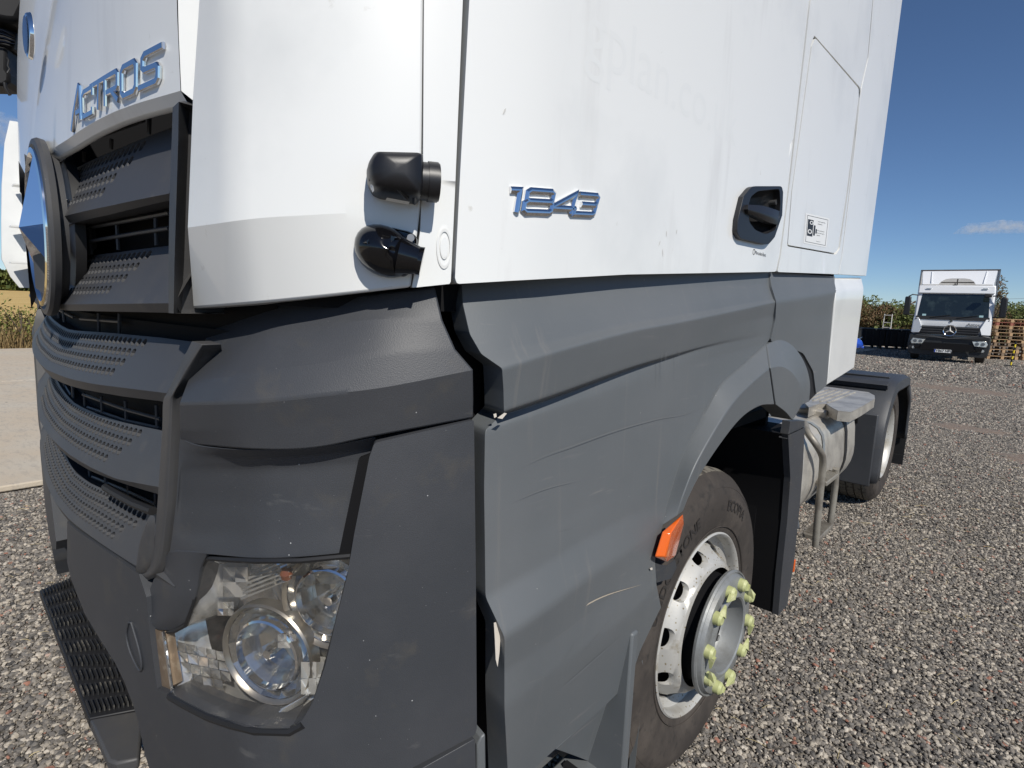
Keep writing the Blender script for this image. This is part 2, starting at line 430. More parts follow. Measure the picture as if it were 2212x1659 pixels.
# dome plug on the filler strip
g = at(960, 534, .0015)
mb = MB(); nn = nrm(g); e1 = Vector((0, 0, 1)).cross(nn)
for r0, r1, a0, a1 in ((.0, .0075, .0004, .0004), (.0075, .0095, .0004, .0), (.012, .0145, .0, .0005), (.0145, .017, .0005, .0)):
    vs = []
    for i in range(32):
        a = 2*math.pi*i/32; u = e1*math.cos(a)*.72+Vector((0, 0, 1))*math.sin(a)*1.9
        vs += [g+u*r0+nn*a0, g+u*r1+nn*a1]
    mb.add(vs, [(2*i, 2*i+1, (2*i+3) % 64, (2*i+2) % 64) for i in range(32)])
mb.build('blanking_plug', W, T)
# door, rear quarter, extender ------------------------------------
hi = rounded([(1637, 413), (1684, 408), (1686, 440), (1684, 466), (1676, 496), (1655, 506), (1632, 497), (1619, 480), (1616, 448), (1622, 425)], 6)
door = panel('door', rounded([(1021, -170), (1790, -170), (1748, 0), (1701, 415), (1684, 550), (1676, 587), (1659, 587.5), (1356, 593), (1106, 606.5), (987, 613.5), (983, 600), (992, 415), (1014, 0)], [0, 0, 0, 0, 0, 4, 0, 0, 0, 9, 0, 0, 0]), W, T, thick=.05, bevel=.006, holes=[hi])
hq = rounded([(1759, 76), (1858, 189), (1858, 210), (1832, 415), (1814, 538), (1806, 550.5), (1700, 532), (1709, 415), (1752, 97)], [4, 5, 0, 0, 5, 5, 5, 0, 3])
panel('rear_quarter_panel', rounded([(1794, -170), (1906, -170), (1885, 0), (1874, 125), (1859, 190), (1834, 415), (1817, 560), (1811, 592), (1801, 592), (1679.5, 587.5), (1687, 550), (1704, 415), (1751, 0)], [0, 0, 0, 0, 0, 0, 0, 5, 0, 4, 0, 0, 0]), W, T, thick=.03, bevel=.004, holes=[hq])
hatch = panel('locker_hatch', rounded([(1761, 82), (1855, 191), (1855, 210), (1829, 415), (1811, 536), (1804, 547), (1702, 529), (1711, 415), (1754, 99)], [4, 5, 0, 0, 5, 5, 5, 0, 3]), W, T, d=-.001, thick=.02, bevel=.003)
panel('side_deflector', [(1970, -170), (1949, 0), (1895, 415), (1871, 596), (1812, 592.5), (1819, 555), (1836, 415), (1861, 190), (1876, 125), (1887, 0), (1909, -170)], W, T, d=-.004, thick=.03, bevel=.005)
loft('lower_side_deflector', [[(1799, 600, -.02), (1830, 600, -.02), (1861, 600, -.02)], [(1806, 631, .015), (1836, 628, .015), (1866.5, 625, .015)], [(1796, 740, .005), (1824, 730, .005), (1854, 720, .005)], [(1786, 832, 0), (1815, 814, 0), (1845, 795, 0)]], W, T, thick=.03, bevel=.005)
# hood --------------------------------------------------------------
def hood():
    rows = []
    top = [(60, -20, .0), (150, -20, .0), (250, -20, 0), (330, -20, 0), (403, -20, 0)]
    mid = [(150-6, 150, 0), (200, 140, 0), (260, 130, 0), (330, 120, 0), (397, 115, 0)]
    bot = [(146, 300, 0), (200, 265, 0), (250, 240, 0), (300, 222, 0), (390, 196, 0)]
    # rows rebuilt in metres: x stations, z of the lower edge measured
    edge = [at(x, y, 0) for x, y in ((146, 301), (170, 284), (200, 265), (250, 240), (300, 222), (345, 209), (390, 196))]
    X = [-.02, .1, .25, .4, .6, .8, edge[-1].x]
    def ez(x):
        for a, b in zip(edge[:-1], edge[1:]):
            if a.x <= x <= b.x: return a.z+(b.z-a.z)*(x-a.x)/(b.x-a.x)
        return edge[0].z if x < edge[0].x else edge[-1].z
    N = 30; G = []
    for k in range(9):
        t = k/8; r = []
        for i in range(N+1):
            x = edge[-1].x*(i/N); z0 = ez(x); z = z0+(2.6-z0)*t
            y = F(x)+(max(0, z-1.9)**2)*.10+.13*max(0, z-1.84)*max(0, 1-x/.8)
            r.append(Vector((x, y, z)))
        G.append(r)
    lip = [[Vector((p.x, p.y+.012, p.z-.02)) for p in G[0]]]
    lip2 = [[Vector((p.x, p.y+.02, p.z-.018)) for p in G[0]]]
    G = lip2+lip+G
    bm = grid_bm(G); bmesh.ops.recalc_face_normals(bm, faces=bm.faces)
    f = max(bm.faces, key=lambda q: q.calc_area())
    if f.normal.y > 0: bmesh.ops.reverse_faces(bm, faces=bm.faces)
    # side return strip
    finish(bm, 'hood', W, T, .006, 25, True)
    mb = MB(); pts = []
    for z in (1.76, 1.9, 2.1, 2.35, 2.6):
        x0 = edge[-1].x; y = F(x0)+(max(0, z-1.9)**2)*.10
        pts.append((Vector((x0, y+.0, z)), Vector((x0+.022, y+.035, z-(.02 if z < 1.8 else 0)))))
    pts[0] = (Vector((edge[-1].x, F(edge[-1].x), edge[-1].z)), Vector((edge[-1].x+.022, F(edge[-1].x)+.035, edge[-1].z-.03)))
    vs = [v for p in pts for v in (p[0]+Vector((0, .001, 0)), p[1], p[1]+Vector((0, .03, 0)))]
    mb.add(vs, [(3*i, 3*i+1, 3*i+4, 3*i+3) for i in range(4)]+[(3*i+1, 3*i+2, 3*i+5, 3*i+4) for i in range(4)])
    mb.build('hood_side_strip', W, T, smooth=20)
    return edge[-1], ez
HE, EZ = hood()

# lettering on the hood --------------------------------------------
A0 = at(190, 250, .0); A1_ = at(352, 182, .0)
def rr(x0, y0, x1, y1, c=.1):
    return [(x0+c, y0), (x1-c, y0), (x1, y0+c), (x1, y1-c), (x1-c, y1), (x0+c, y1), (x0, y1-c), (x0, y0+c)]
def on_front(u, v, h): return Vector((u, F(u)-h-.001, v))
zb = (A0.z+A1_.z)/2; HX = at(367, 112, 0); hh = max(.05, (HX.z-zb)*.97)
xa, xb = at(165, 262).x, at(366, 140).x
L = xb-xa
def frontmap(u, v, h): return on_front(xa+(u+.12*v)*L/7.0, zb+v*hh, h)
wv = .2
gl = [([(-.25, -.22), (.05, .4), (.62, 1.25), (.72, 1.18), (.78, .0)], False), ([(.28, .34), (.76, .34)], False),
      ([(1.95, .62), (1.95, .9), (1.15, .9), (1.0, .78), (1.0, .15), (1.12, .04), (1.9, .04), (1.9, .22)], False),
      ([(1.75, .94), (3.05, .94)], False), ([(2.5, .9), (2.42, 0)], False),
      ([(3.0, 0), (3.0, .94), (3.85, .94), (3.95, .84), (3.95, .5), (3.85, .42), (3.1, .42)], False), ([(3.5, .4), (4.0, 0)], False),
      (rr(4.25, .04, 5.2, .94, .13), True),
      ([(6.75, .98), (5.75, .98), (5.6, .86), (5.6, .6), (5.7, .52), (6.4, .5), (6.5, .4), (6.5, .14), (6.4, .04), (5.4, .04)], False)]
strokes('badge_lettering', [([((x+.12*y)*L/7.0, y*hh) for x, y in g], c) for g, c in gl], lambda u, v, h: on_front(xa+u, zb+v, h), .0105, .005, 'chrome', T, cham=.12)
# 1843 on the door ---------------------------------------------------
B0 = atx(1094, 458, XS); B1 = atx(1283, 466, XS); B2 = atx(1092, 405, XS); B3 = atx(1290, 422, XS)
def doormap(u, v, h):
    p = B0.lerp(B1, u).lerp(B2.lerp(B3, u), v); return from_s(p.y, p.z, h+.0005)
def q4(x0, pts): return [(x0+x*.25, y) for x, y in pts]
def q5(x0, w_, pts): return [(x0+x*w_+(y-.5)*.035, y) for x, y in pts]
gl = [(q5(-.01, .15, [(.42, .95), (.95, .95), (.95, 0)]), False),
      (q5(.19, .27, rr(.0, .04, 1.0, .5, .09)), True), (q5(.19, .27, rr(.04, .5, .98, .96, .09)), True),
      (q5(.47, .27, [(.84, 0), (.86, .95), (.02, .32), (.02, .26), (1.0, .26)]), False),
      (q5(.73, .26, [(.04, .96), (.9, .96), (1.0, .86), (1.0, .58), (.9, .5), (.25, .5)]), False), (q5(.73, .26, [(.9, .5), (1.0, .42), (1.0, .12), (.9, .04), (.0, .04), (.0, .2)]), False)]
LB = (B1-B0).length; HB = (B2-B0).length
strokes('model_number', [([(x*LB, y*HB) for x, y in g], c) for g, c in gl], lambda u, v, h: doormap(u/LB, v/HB, h), .0105, .006, 'chrome', door, cham=.38)

# text helper: flat print as thin mesh
def text_mesh(name, s, mt, parent, mapf, size=1.0, bold=0.0, depth=0):
    cu = bpy.data.curves.new(name, 'FONT'); cu.body = s; cu.size = size; cu.offset = bold; cu.resolution_u = 3
    o = bpy.data.objects.new('tmp', cu); C.objects.link(o)
    dg = bpy.context.evaluated_depsgraph_get(); me = bpy.data.meshes.new_from_object(o.evaluated_get(dg)); bpy.data.objects.remove(o)
    bm = bmesh.new(); bm.from_mesh(me)
    bmesh.ops.triangulate(bm, faces=bm.faces)
    for v in bm.verts: v.co = mapf(v.co.x, v.co.y)
    bm.to_mesh(me); bm.free(); me.materials.clear()
    return link(name, me, mt, parent, 0)
# residue of removed lettering on the door: letters of the old web address
g0 = atx(1262, 118, XS); zt = g0.z
hgt = .105
def ghostmap(u, v): return from_s(g0.y+u, zt+v, .00015)
text_mesh('old_lettering_residue', 'gplan.co.uk', 'ghost', door, lambda u, v: ghostmap(u*1.0, v), size=.15, bold=.0)
# maker's name under the handle
k0 = atx(1628, 541, XS)
text_mesh('maker_lettering', 'Mercedes-Benz', 'ink', door, lambda u, v: from_s(k0.y+.012+u, k0.z+v-.009, .001), size=.0145)
mb = MB(); mb.lathe([(.0085, 0), (.0085, .0006), (.0073, .0006), (.0073, 0)], (XS+.0004, k0.y+.002, k0.z-.004), n=20)
mb.build('maker_emblem', 'ink', door)
# black rub marks on door
def marks():
    rnd = random.Random(3); sm = mat('grey_scuff', (.55, .54, .51), .6)
    for px, py in ((1425, 525), (1440, 505), (1462, 500), (1432, 545), (1090, 240), (560, 400)):
        mb = MB(); p = at(px, py, .0006); n = nrm(p); e = Vector((0, 0, 1)).cross(n); a = rnd.uniform(.9, 1.9); L = rnd.uniform(.003, .009)
        d = e*math.cos(a)+Vector((0, 0, 1))*math.sin(a); q = n.cross(d)
        vs = [p+d*L*math.cos(t)*(1+rnd.uniform(-.3, .3))+q*.0013*math.sin(t)*(1+rnd.uniform(-.4, .4)) for t in [i*math.pi/5 for i in range(10)]]
        mb.add(vs, [tuple(range(10))]); mb.build('scuff_mark', sm, T, smooth=0)
marks()

# door handle --------------------------------------------------------
ho = rounded([(1625, 402), (1689, 402), (1692, 415), (1690, 465), (1674, 512), (1660, 529), (1644, 526), (1601, 516), (1592, 503), (1594, 475), (1606, 425)], [8, 5, 0, 0, 0, 8, 0, 4, 7, 0, 0])
hd = panel('door_handle', ho, 'satin', door, d=.014, thick=.016, bevel=.005, holes=[hi])
def cup():
    P = [at(x, y, .010) for x, y in dense(hi, step=10)]; c = sum(P, Vector())/len(P); mb = MB(); n = len(P); rows = []
    for k, (s, d) in enumerate(((1, .0), (.93, -.018), (.7, -.034), (.35, -.04))):
        rows.append([c+(p-c)*s+Vector((d, 0, 0)) for p in P])
    vs = [v for r in rows for v in r]; fs = []
    for k in range(3): fs += [(k*n+i, k*n+(i+1) % n, (k+1)*n+(i+1) % n, (k+1)*n+i) for i in range(n)]
    fs.append(tuple(3*n+i for i in range(n))); mb.add(vs, fs)
    return mb.build('handle_recess', 'black', hd)
cup()
loft('handle_lever', [[(1616, 442, .02), (1645, 444, .024), (1670, 451, .022), (1684, 456, .014)], [(1616, 452, .026), (1644, 460, .032), (1668, 468, .03), (1682, 474, .018)], [(1616, 461, .02), (1640, 470, .024), (1660, 480, .022), (1681, 486, .013)]], 'satin', hd, n=5, m=5, thick=.02, passes=2)
kp = atx(1674, 437, XS+.0); mb = MB(); mb.cyl(kp+Vector((-.02, 0, 0)), kp+Vector((.004, 0, 0)), .008, 16); mb.build('lock_cylinder', 'steel', hd)
# camera warning sticker ---------------------------------------------
sk = [atx(x, y, XS-.0005) for x, y in ((1741, 460), (1792, 472), (1785, 535), (1736, 525))]
def skm(u, v, h=0): p = sk[3].lerp(sk[2], u).lerp(sk[0].lerp(sk[1], u), v); return Vector((XS-.0004+h, p.y, p.z))
def quadpatch(mb, u0, v0, u1, v1, h, mi=0): mb.add([skm(u0, v0, h), skm(u1, v0, h), skm(u1, v1, h), skm(u0, v1, h)], [(0, 1, 2, 3)], mi)
mb = MB(); quadpatch(mb, 0, 0, 1, 1, 0)
st = mb.build('camera_warning_sticker', 'sticker', hatch, smooth=0)
mb = MB()
for a in ((.06, .06, .94, .072), (.06, .93, .94, .942), (.06, .06, .072, .94), (.928, .06, .94, .94)): quadpatch(mb, *a, .0004)
quadpatch(mb, .1, .27, .32, .82, .0004); quadpatch(mb, .35, .32, .42, .66, .0004); quadpatch(mb, .44, .4, .49, .55, .0004)
mb.build('camera_pictogram', 'ink', st, smooth=0)
mb = MB()
for cu, cv, r in ((.24, .72, .07), (.2, .42, .085)):
    k = 18; vs = []
    for i in range(k):
        a = 2*math.pi*i/k; vs += [skm(cu+r*math.cos(a), cv+r*.9*math.sin(a), .0008), skm(cu+r*.6*math.cos(a), cv+r*.54*math.sin(a), .0008)]
    mb.add(vs, [(2*i, 2*i+1, (2*i+3) % (2*k), (2*i+2) % (2*k)) for i in range(k)])
mb.build('pictogram_rings', 'sticker', st, smooth=0)
for i, (ln, v) in enumerate((('This vehicle is equipped with video', .8), ('recording technology', .72), ('In the interest of public safety and', .5), ('the prevention of crime images are', .42), ('being recorded', .34))):
    text_mesh('sticker_text', ln, 'ink', st, lambda u, vv, v=v: skm(.5+u*.42*.055, v+vv*.055*.8, .0004), size=1.0, bold=.01)
text_mesh('sticker_text', 'www.cctv.co.uk', 'ink', st, lambda u, vv: skm(.5+u*.03, .14+vv*.03, .0004), size=1.0, bold=.01)

# side sensor and camera housings --------------------------------------
def dome(name, foot, prof, mt, parent, top_shift=(0, 0), sm=40):
    """foot: outline px list, prof [(scale, height)]"""
    P = [at(x, y, 0) for x, y in foot]; c = sum(P, Vector())/len(P); n = nrm(c); e1 = Vector((0, 0, 1)).cross(n); mb = MB(); N = len(P); vs = []
    for s, h in prof: vs += [c+(p-c)*s+n*h+e1*top_shift[0]*h+Vector((0, 0, 1))*top_shift[1]*h for p in P]
    fs = []
    for k in range(len(prof)-1): fs += [(k*N+i, k*N+(i+1) % N, (k+1)*N+(i+1) % N, (k+1)*N+i) for i in range(N)]
    fs.append(tuple((len(prof)-1)*N+i for i in range(N))); mb.add(vs, fs)
    return mb.build(name, mt, parent, smooth=sm), c, n, e1
S = thing('tmp', None, None)
bpy.data.objects.remove(S)
f1 = dense(rounded([(804, 343), (900, 345), (911, 349), (912, 378), (912, 420), (903, 446), (870, 441), (817, 433), (800, 425), (790, 402), (788, 378), (793, 358)], [8, 4, 4, 0, 6, 7, 0, 8, 8, 0, 0, 8]), step=6)
s1, c, n, e1 = dome('turn_sensor', f1, [(.93, -.004), (.95, .012), (.95, .03), (.9, .052), (.78, .066), (.5, .073), (.2, .075)], 'satin', T)
mb = MB(); q = at(905, 391, .03); mb.cyl(q-e1*.0, q+e1*.028, .026, 28, cap=True); mb.cyl(q+e1*.012, q+e1*.026, .0275, 28); mb.build('lens_barrel', 'satin', s1)
mb = MB(); mb.tube([at(895, y, .02+.042*math.sin(math.pi*(y-348)/95)) for y in range(350, 444, 8)], .0035, 6); mb.build('housing_seam', 'satin', s1)
mb = MB(); mb.tube([at(x, y, d) for x, y, d in ((800, 378, .045), (830, 373, .062), (850, 370, .066), (862, 356, .06), (880, 349, .05))], .003, 6); mb.tube([at(x, y, d) for x, y, d in ((800, 388, .045), (830, 391, .062), (852, 393, .066), (862, 410, .062), (880, 428, .045))], .003, 6); mb.build('housing_rib', 'satin', s1)
def decal(name, pts, d, mt, parent):
    mb = MB(); mb.add([at(x, y, dd) for (x, y), dd in zip(pts, d)], [tuple(range(len(pts)))]); return mb.build(name, mt, parent, smooth=0)
decal('rating_label', [(836, 427), (885, 436), (882, 442), (832, 433)], [.052, .05, .043, .045], 'sticker', s1)
decal('maker_sticker', [(801, 397), (806, 401), (808, 411), (805, 416), (801, 408), (799, 401)], [.058, .06, .058, .055, .052, .053], 'sticker', s1)
f2 = dense(rounded([(818, 491), (850, 493), (888, 502), (902, 515), (900, 545), (893, 582), (875, 599), (840, 592), (803, 585), (782, 567), (773, 537), (779, 514), (797, 497)], [8, 0, 8, 8, 0, 8, 8, 0, 10, 10, 10, 10, 8]), step=6)
s2, c, n, e1 = dome('side_camera', f2, [(1, -.004), (1, .006), (.95, .01), (.93, .006), (.9, .007)], 'gloss', T)
mb = MB(); cc = at(838, 545, 0); vs = []; NU, NV = 28, 10
for j in range(NV+1):
    a = math.pi/2*j/NV
    for i in range(NU):
        t = 2*math.pi*i/NU; lx = math.cos(t); rx = .048 if lx < 0 else .042; rz = .037*(1-.12*lx)
        hgt_ = .042*(1-.1*lx)
        vs.append(cc+e1*(rx*lx*math.cos(a))+Vector((0, 0, 1))*(rz*math.sin(t)*math.cos(a)-.18*rx*lx*math.cos(a)*.9)+n*(hgt_*math.sin(a)))
mb.add(vs, [(j*NU+i, j*NU+(i+1) % NU, (j+1)*NU+(i+1) % NU, (j+1)*NU+i) for j in range(NV) for i in range(NU)])
mb.build('camera_dome', 'gloss', s2)
mb = MB(); q = at(862, 552, .018); ax = (e1*.97-Vector((0, 0, 1))*.2+n*.1).normalized(); mb.cyl(q, q+ax*.028, .028, 28, r2=.020); mb.cyl(q+ax*.018, q+ax*.034, .019, 28, r2=.021); mb.build('lens_barrel', 'gloss', s2)
for px, py, d in ((887, 514, .009), (784, 534, .012)):
    q = at(px, py, d); mb = MB(); mb.cyl(q, q+n*.003, .0055, 12); mb.build('screw', 'steel', s2)
mb = MB()
vs = []; q = at(822, 519, .036)
for i in range(24):
    t = 2*math.pi*i/24
    for s in (1.0, .8): vs.append(q+e1*(.024*s*math.cos(t))+Vector((0, 0, 1))*(.009*s*math.sin(t)+.2*.024*s*math.cos(t))+n*((.006 if s < 1 else -.004)-.012*abs(math.sin(t))))
mb.add(vs, [(2*i, 2*i+1, (2*i+3) % 48, (2*i+2) % 48) for i in range(24)]+[tuple(2*i+1 for i in range(24))]); mb.build('finger_recess', 'gloss', s2)

# ------------------------------------------------------------------ grey lower skins
G_ = 'plastic'; FD = 'faded'
# upper corner band with crease
loft('corner_cladding', [
    [(452, 690, -.13), (560, 665, -.115), (680, 650, -.09), (800, 636, -.055), (940, 620, -.025)],
    [(440, 742, -.075), (555, 725, -.06), (680, 708, -.045), (810, 690, -.022), (957, 692, -.006)],
    [(402, 829, -.004), (548, 805, -.004), (690, 785, -.002), (838, 762, .004), (985, 755, .008)],
    [(386, 872, .016), (553, 867, .018), (690, 853, .018), (828, 837, .018), (1023, 799, .018)],
    [(387, 930, .008), (553, 925, .008), (685, 912, .008), (820, 893, .008), (1024, 862, .008)],
    [(388, 958, -.001), (553, 972, .0), (678, 969, .0), (810, 943, 0), (1023, 903, 0)]], G_, T, n=8, m=8, thick=.045, bevel=.005, passes=0, smooth=13, mir=True)
loft('headlamp_surround', [
    [(388, 946, .002), (440, 964, .0), (553, 972, -.004), (678, 968, -.008), (812, 944, -.02)],
    [(386, 975, .003), (430, 984, -.006), (553, 990, -.026), (678, 983, -.03), (812, 968, -.036)],
    [(384, 1020, .004), (414, 1015, -.008), (553, 1015, -.036), (678, 1008, -.038), (800, 1000, -.04)],
    [(380, 1080, .004), (407, 1080, -.008), (545, 1085, -.034), (665, 1080, -.036), (790, 1080, -.04)],
    [(372, 1150, .004), (408, 1150, -.006), (545, 1150, -.028), (660, 1148, -.03), (780, 1145, -.036)],
    [(366, 1196, .004), (440, 1197, -.004), (553, 1206, -.02), (655, 1203, -.024), (770, 1192, -.03)]], G_, T, n=8, m=6, thick=.04, bevel=.003, passes=1, mir=True)
slot = panel('vent_slot', rounded([(775, 990), (815, 975), (765, 1205), (732, 1196)], [6, 0, 0, 3]), 'inner', T, d=-.028, thick=.01, bevel=0)
loft('grille_corner_post', [
    [(366, 1190, .004), (400, 1190, .002), (448, 1194, -.006)],
    [(335, 1243, -.004), (392, 1240, .002), (431, 1230, -.008)],
    [(318, 1285, -.004), (380, 1290, .004), (421, 1294, -.01)],
    [(318, 1325, -.002), (368, 1330, .002), (402, 1345, -.012)],
    [(325, 1345, .004), (340, 1360, -.002), (372, 1362, -.012)]], G_, T, n=5, m=5, thick=.035, bevel=.003, passes=2, mir=True)
# big outer corner of the bumper
bump_poly = [(809, 957), (1024, 907), (1028, 1244), (1030, 1574), (1026, 1588), (890, 1660), (760, 1720), (318, 1720), (300, 1640), (290, 1570), (282, 1531), (264, 1476), (246, 1436), (208, 1374), (180, 1326), (152, 1250), (145, 1215), (145, 1126), (170, 1149), (200, 1169), (247, 1202), (300, 1240), (316, 1290), (322, 1356), (338, 1487), (375, 1502), (450, 1540), (553, 1571), (628, 1572), (653, 1555), (675, 1519), (703, 1436), (728, 1331), (750, 1244), (765, 1154), (798, 987)]
rb = rounded(bump_poly, [6, 6, 0, 0, 5]+[0]*7+[0]*3+[0]*21)
def bz(s, z):
    k = min(1, max(0, (-.95-s)/.25))
    return -.04*k*max(0, .78-z)**1.5*2
panel('bumper', rb, G_, T, d=.006, thick=.05, bevel=.004, zd=bz, step=(.03, .06), mir=True)
panel('bumper_end', [(905, 1664), (1024, 1597), (1027, 1600), (1029, 1720), (800, 1720)], G_, T, d=.004, thick=.03, bevel=.006, mir=False)
panel('bumper_end_flank', [(1031, 1610), (1040, 1592), (1049, 1585), (1051, 1720), (1031, 1720)], 'faded', T, d=-.012, thick=.03, bevel=.004)
mb = MB(); P = [at(x, y, .008) for x, y in catmull([(284, 1345), (301, 1405), (306, 1440), (300, 1447), (282, 1410), (273, 1372), (277, 1345)], 5)]
mb.tube(P, .0022, 6, closed=True); mb.build('tow_eye_cover_seam', G_, T)

# door lower cladding ------------------------------------------------
U = .004
loft('door_cladding', [
    [(997, 608, -.055), (1206, 585, -.045), (1356, 580, -.04), (1456, 577, -.035), (1560, 573, -.03), (1661, 570, -.025)],
    [(1000, 657, -.032), (1206, 640, -.03), (1356, 628, -.027), (1456, 622, -.024), (1560, 617, -.02), (1663, 612, -.016)],
    [(1015, 722, -.008), (1206, 700, -.006), (1356, 675, -.007), (1456, 662, -.006), (1560, 648, -.004), (1668, 635, -.004)],
    [(1040, 765, .008), (1206, 735, .006), (1356, 700, .004), (1456, 683, .003), (1560, 665, .002), (1674, 645, .002)],
    [(1085, 796, .026), (1206, 758, .023), (1356, 717, .02), (1456, 698, .017), (1560, 677, .013), (1676, 652, .009)],
    [(1088, 845, .021), (1206, 803, .017), (1356, 757, .013), (1456, 732, .009), (1553, 710, .005), (1675, 680, 0)],
    [(1089, 890, .018), (1206, 850, .011), (1356, 796, .005), (1456, 766, .001), (1545, 741, -.002), (1672, 710, -.003)],
    [(1082, 897, -.018), (1206, 855, -.018), (1356, 800, -.016), (1456, 770, -.011), (1545, 746, -.006), (1669, 722, -.004)],
    [(1048, 930, -.006), (1180, 890, -.012), (1300, 850, -.012), (1400, 820, -.011), (1500, 785, -.008), (1655, 744, -.005)],
    [(1046, 1060, -.006), (1160, 1015, -.01), (1270, 975, -.01), (1370, 930, -.009), (1460, 900, -.007), (1562, 829, -.004)],
    [(1048, 1200, -.004), (1150, 1150, -.006), (1250, 1105, -.006), (1340, 1060, -.006), (1405, 1030, -.005), (1482, 980, -.004)],
    [(1049, 1290, 0), (1150, 1235, 0), (1250, 1175, 0), (1330, 1130, -.002), (1385, 1105, -.003), (1442, 1095, -.003)],
    [(1090, 1377, .028), (1176, 1320, .026), (1278, 1244, .02), (1345, 1200, .014), (1390, 1170, .008), (1428, 1150, .002)],
    [(1090, 1450, .014), (1178, 1392, .014), (1267, 1325, .014), (1350, 1262, .011), (1388, 1240, .009), (1415, 1212, .004)],
    [(1090, 1532, .012), (1180, 1465, .012), (1256, 1406, .014), (1356, 1331, .014), (1388, 1300, .012), (1418, 1262, .006)],
    [(1100, 1720, -.03), (1156, 1659, -.028), (1201, 1617, -.026), (1345, 1486, -.02), (1386, 1399, -.012), (1428, 1312, -.006)]],
    FD, T, n=8, m=10, thick=.06, bevel=.003, passes=1)
# chips on edges and long scratches
def chip(pts, d, mt='chip', name='paint_chip'):
    mb = MB(); mb.prism([at(x, y, d) for x, y in pts], nrm(at(*pts[0], d))*-.001); return mb.build(name, mt, T, smooth=0)
chip([(1067, 1346), (1073, 1344), (1079, 1352), (1081, 1375), (1079, 1410), (1075, 1441), (1071, 1425), (1069, 1380)], .012)
chip([(1066, 895), (1072, 893), (1073, 900), (1068, 903)], .01)
chip([(1075, 903), (1090, 892), (1095, 893), (1085, 905)], .02)
def scratch(pts, wd, d=.0015, mt='scratch', base=None):
    q = catmull([(x, y, d) for x, y in pts], 6); mb = MB(); L = [at(*p) for p in q]; vs = []
    for i, p in enumerate(L):
        n = nrm(p); t = (L[min(i+1, len(L)-1)]-L[max(i-1, 0)]).normalized(); s = n.cross(t)*wd*math.sin(math.pi*(i+.5)/len(L)); vs += [p-s, p+s]
    mb.add(vs, [(2*i, 2*i+1, 2*i+3, 2*i+2) for i in range(len(L)-1)]); return mb.build('scratch', mt, T, smooth=0)
M['scratch'] = mat('pale_scratch', (.15, .156, .16), .6)
M['scratch2'] = mat('tan_scratch', (.42, .36, .28), .7)
for pts, wd in (([(1124, 1009), (1185, 981), (1240, 962), (1330, 930), (1420, 905), (1480, 895), (1530, 875)], .0006), ([(1106, 1085), (1180, 1055), (1260, 1035)], .0004), ([(1200, 1150), (1300, 1130), (1400, 1128)], .0004), ([(1150, 850), (1250, 830)], .0)):
    if wd: scratch(pts, wd, -.003)
for x in (1428, 1436, 1438, 1466): scratch([(x, 720+(x % 7)*5), (x+1, 770), (x-2, 815+(x % 5)*8)], .0004, .0065)
for pts, wd in (([(1190, 1367), (1240, 1325), (1300, 1290), (1385, 1263)], .0016), ([(1250, 1425), (1310, 1350), (1370, 1300)], .0006), ([(1170, 1400), (1240, 1350), (1340, 1270)], .0005), ([(1210, 1440), (1250, 1380)], .0005), ([(1130, 1480), (1180, 1460)], .0005), ([(1200, 1500), (1290, 1420), (1360, 1360)], .0006)):
    scratch(pts, wd, .0155, 'scratch2' if wd > .001 else 'scratch')
# wheel arch flare -----------------------------------------------------
AF = 'faded'
loft('wheel_arch_flare', [
    [(1655, 745, .0), (1608, 787, 0), (1561, 829, 0), (1531, 880, 0), (1481, 980, 0), (1452, 1065, 0), (1431, 1136, 0)],
    [(1662, 795, .045), (1626, 825, .045), (1590, 862, .044), (1555, 912, .042), (1505, 1000, .038), (1478, 1065, .032), (1462, 1116, .026)],
    [(1673, 874, .04), (1640, 878, .04), (1600, 905, .04), (1556, 960, .038), (1515, 1022, .034), (1490, 1070, .03), (1476, 1104, .026)]],
    AF, T, n=10, m=5, thick=.07, bevel=.003, passes=0, smooth=14)
loft('rear_arch_flare', [
    [(1657, 744, .0), (1680, 734, 0), (1700, 738, 0), (1722, 757, 0), (1741, 790, 0), (1750, 829, 0), (1748, 867, 0)],
    [(1665, 795, .043), (1685, 792, .043), (1700, 797, .043), (1715, 810, .042), (1727, 830, .04), (1732, 848, .038), (1732, 875, .035)],
    [(1676, 874, .04), (1684, 880, .04), (1692, 886, .04), (1700, 893, .04), (1706, 900, .04), (1711, 906, .038), (1716, 903, .036)]],
    AF, T, n=8, m=5, thick=.07, bevel=.003, passes=0, smooth=14)
panel('arch_rubber_seal', [(1692, 731), (1710, 728), (1720, 732), (1737, 750), (1750, 775), (1759, 802), (1763, 829), (1764, 850), (1746, 868), (1750, 829), (1741, 790), (1722, 757), (1704, 740)], 'black', T, d=-.006, thick=.03, bevel=0)
loft('rear_fairing', [
    [(1662, 588, -.02), (1735, 592, -.02), (1803, 597, -.02)], [(1667, 620, -.004), (1738, 616, -.003), (1803, 612, -.002)],
    [(1677, 652, .012), (1740, 642, .012), (1807, 630, .012)],
    [(1675, 690, .006), (1740, 686, .005), (1803, 676, .004)], [(1664, 738, .0), (1736, 744, .0), (1797, 745, .0)],
    [(1735, 762, .0), (1760, 776, .0), (1793, 780, 0)], [(1757, 802, 0), (1772, 806, 0), (1789, 808, 0)], [(1763, 850, 0), (1773, 843, 0), (1785, 833, 0)]], AF, T, n=5, m=8, thick=.03, bevel=.003, passes=1)
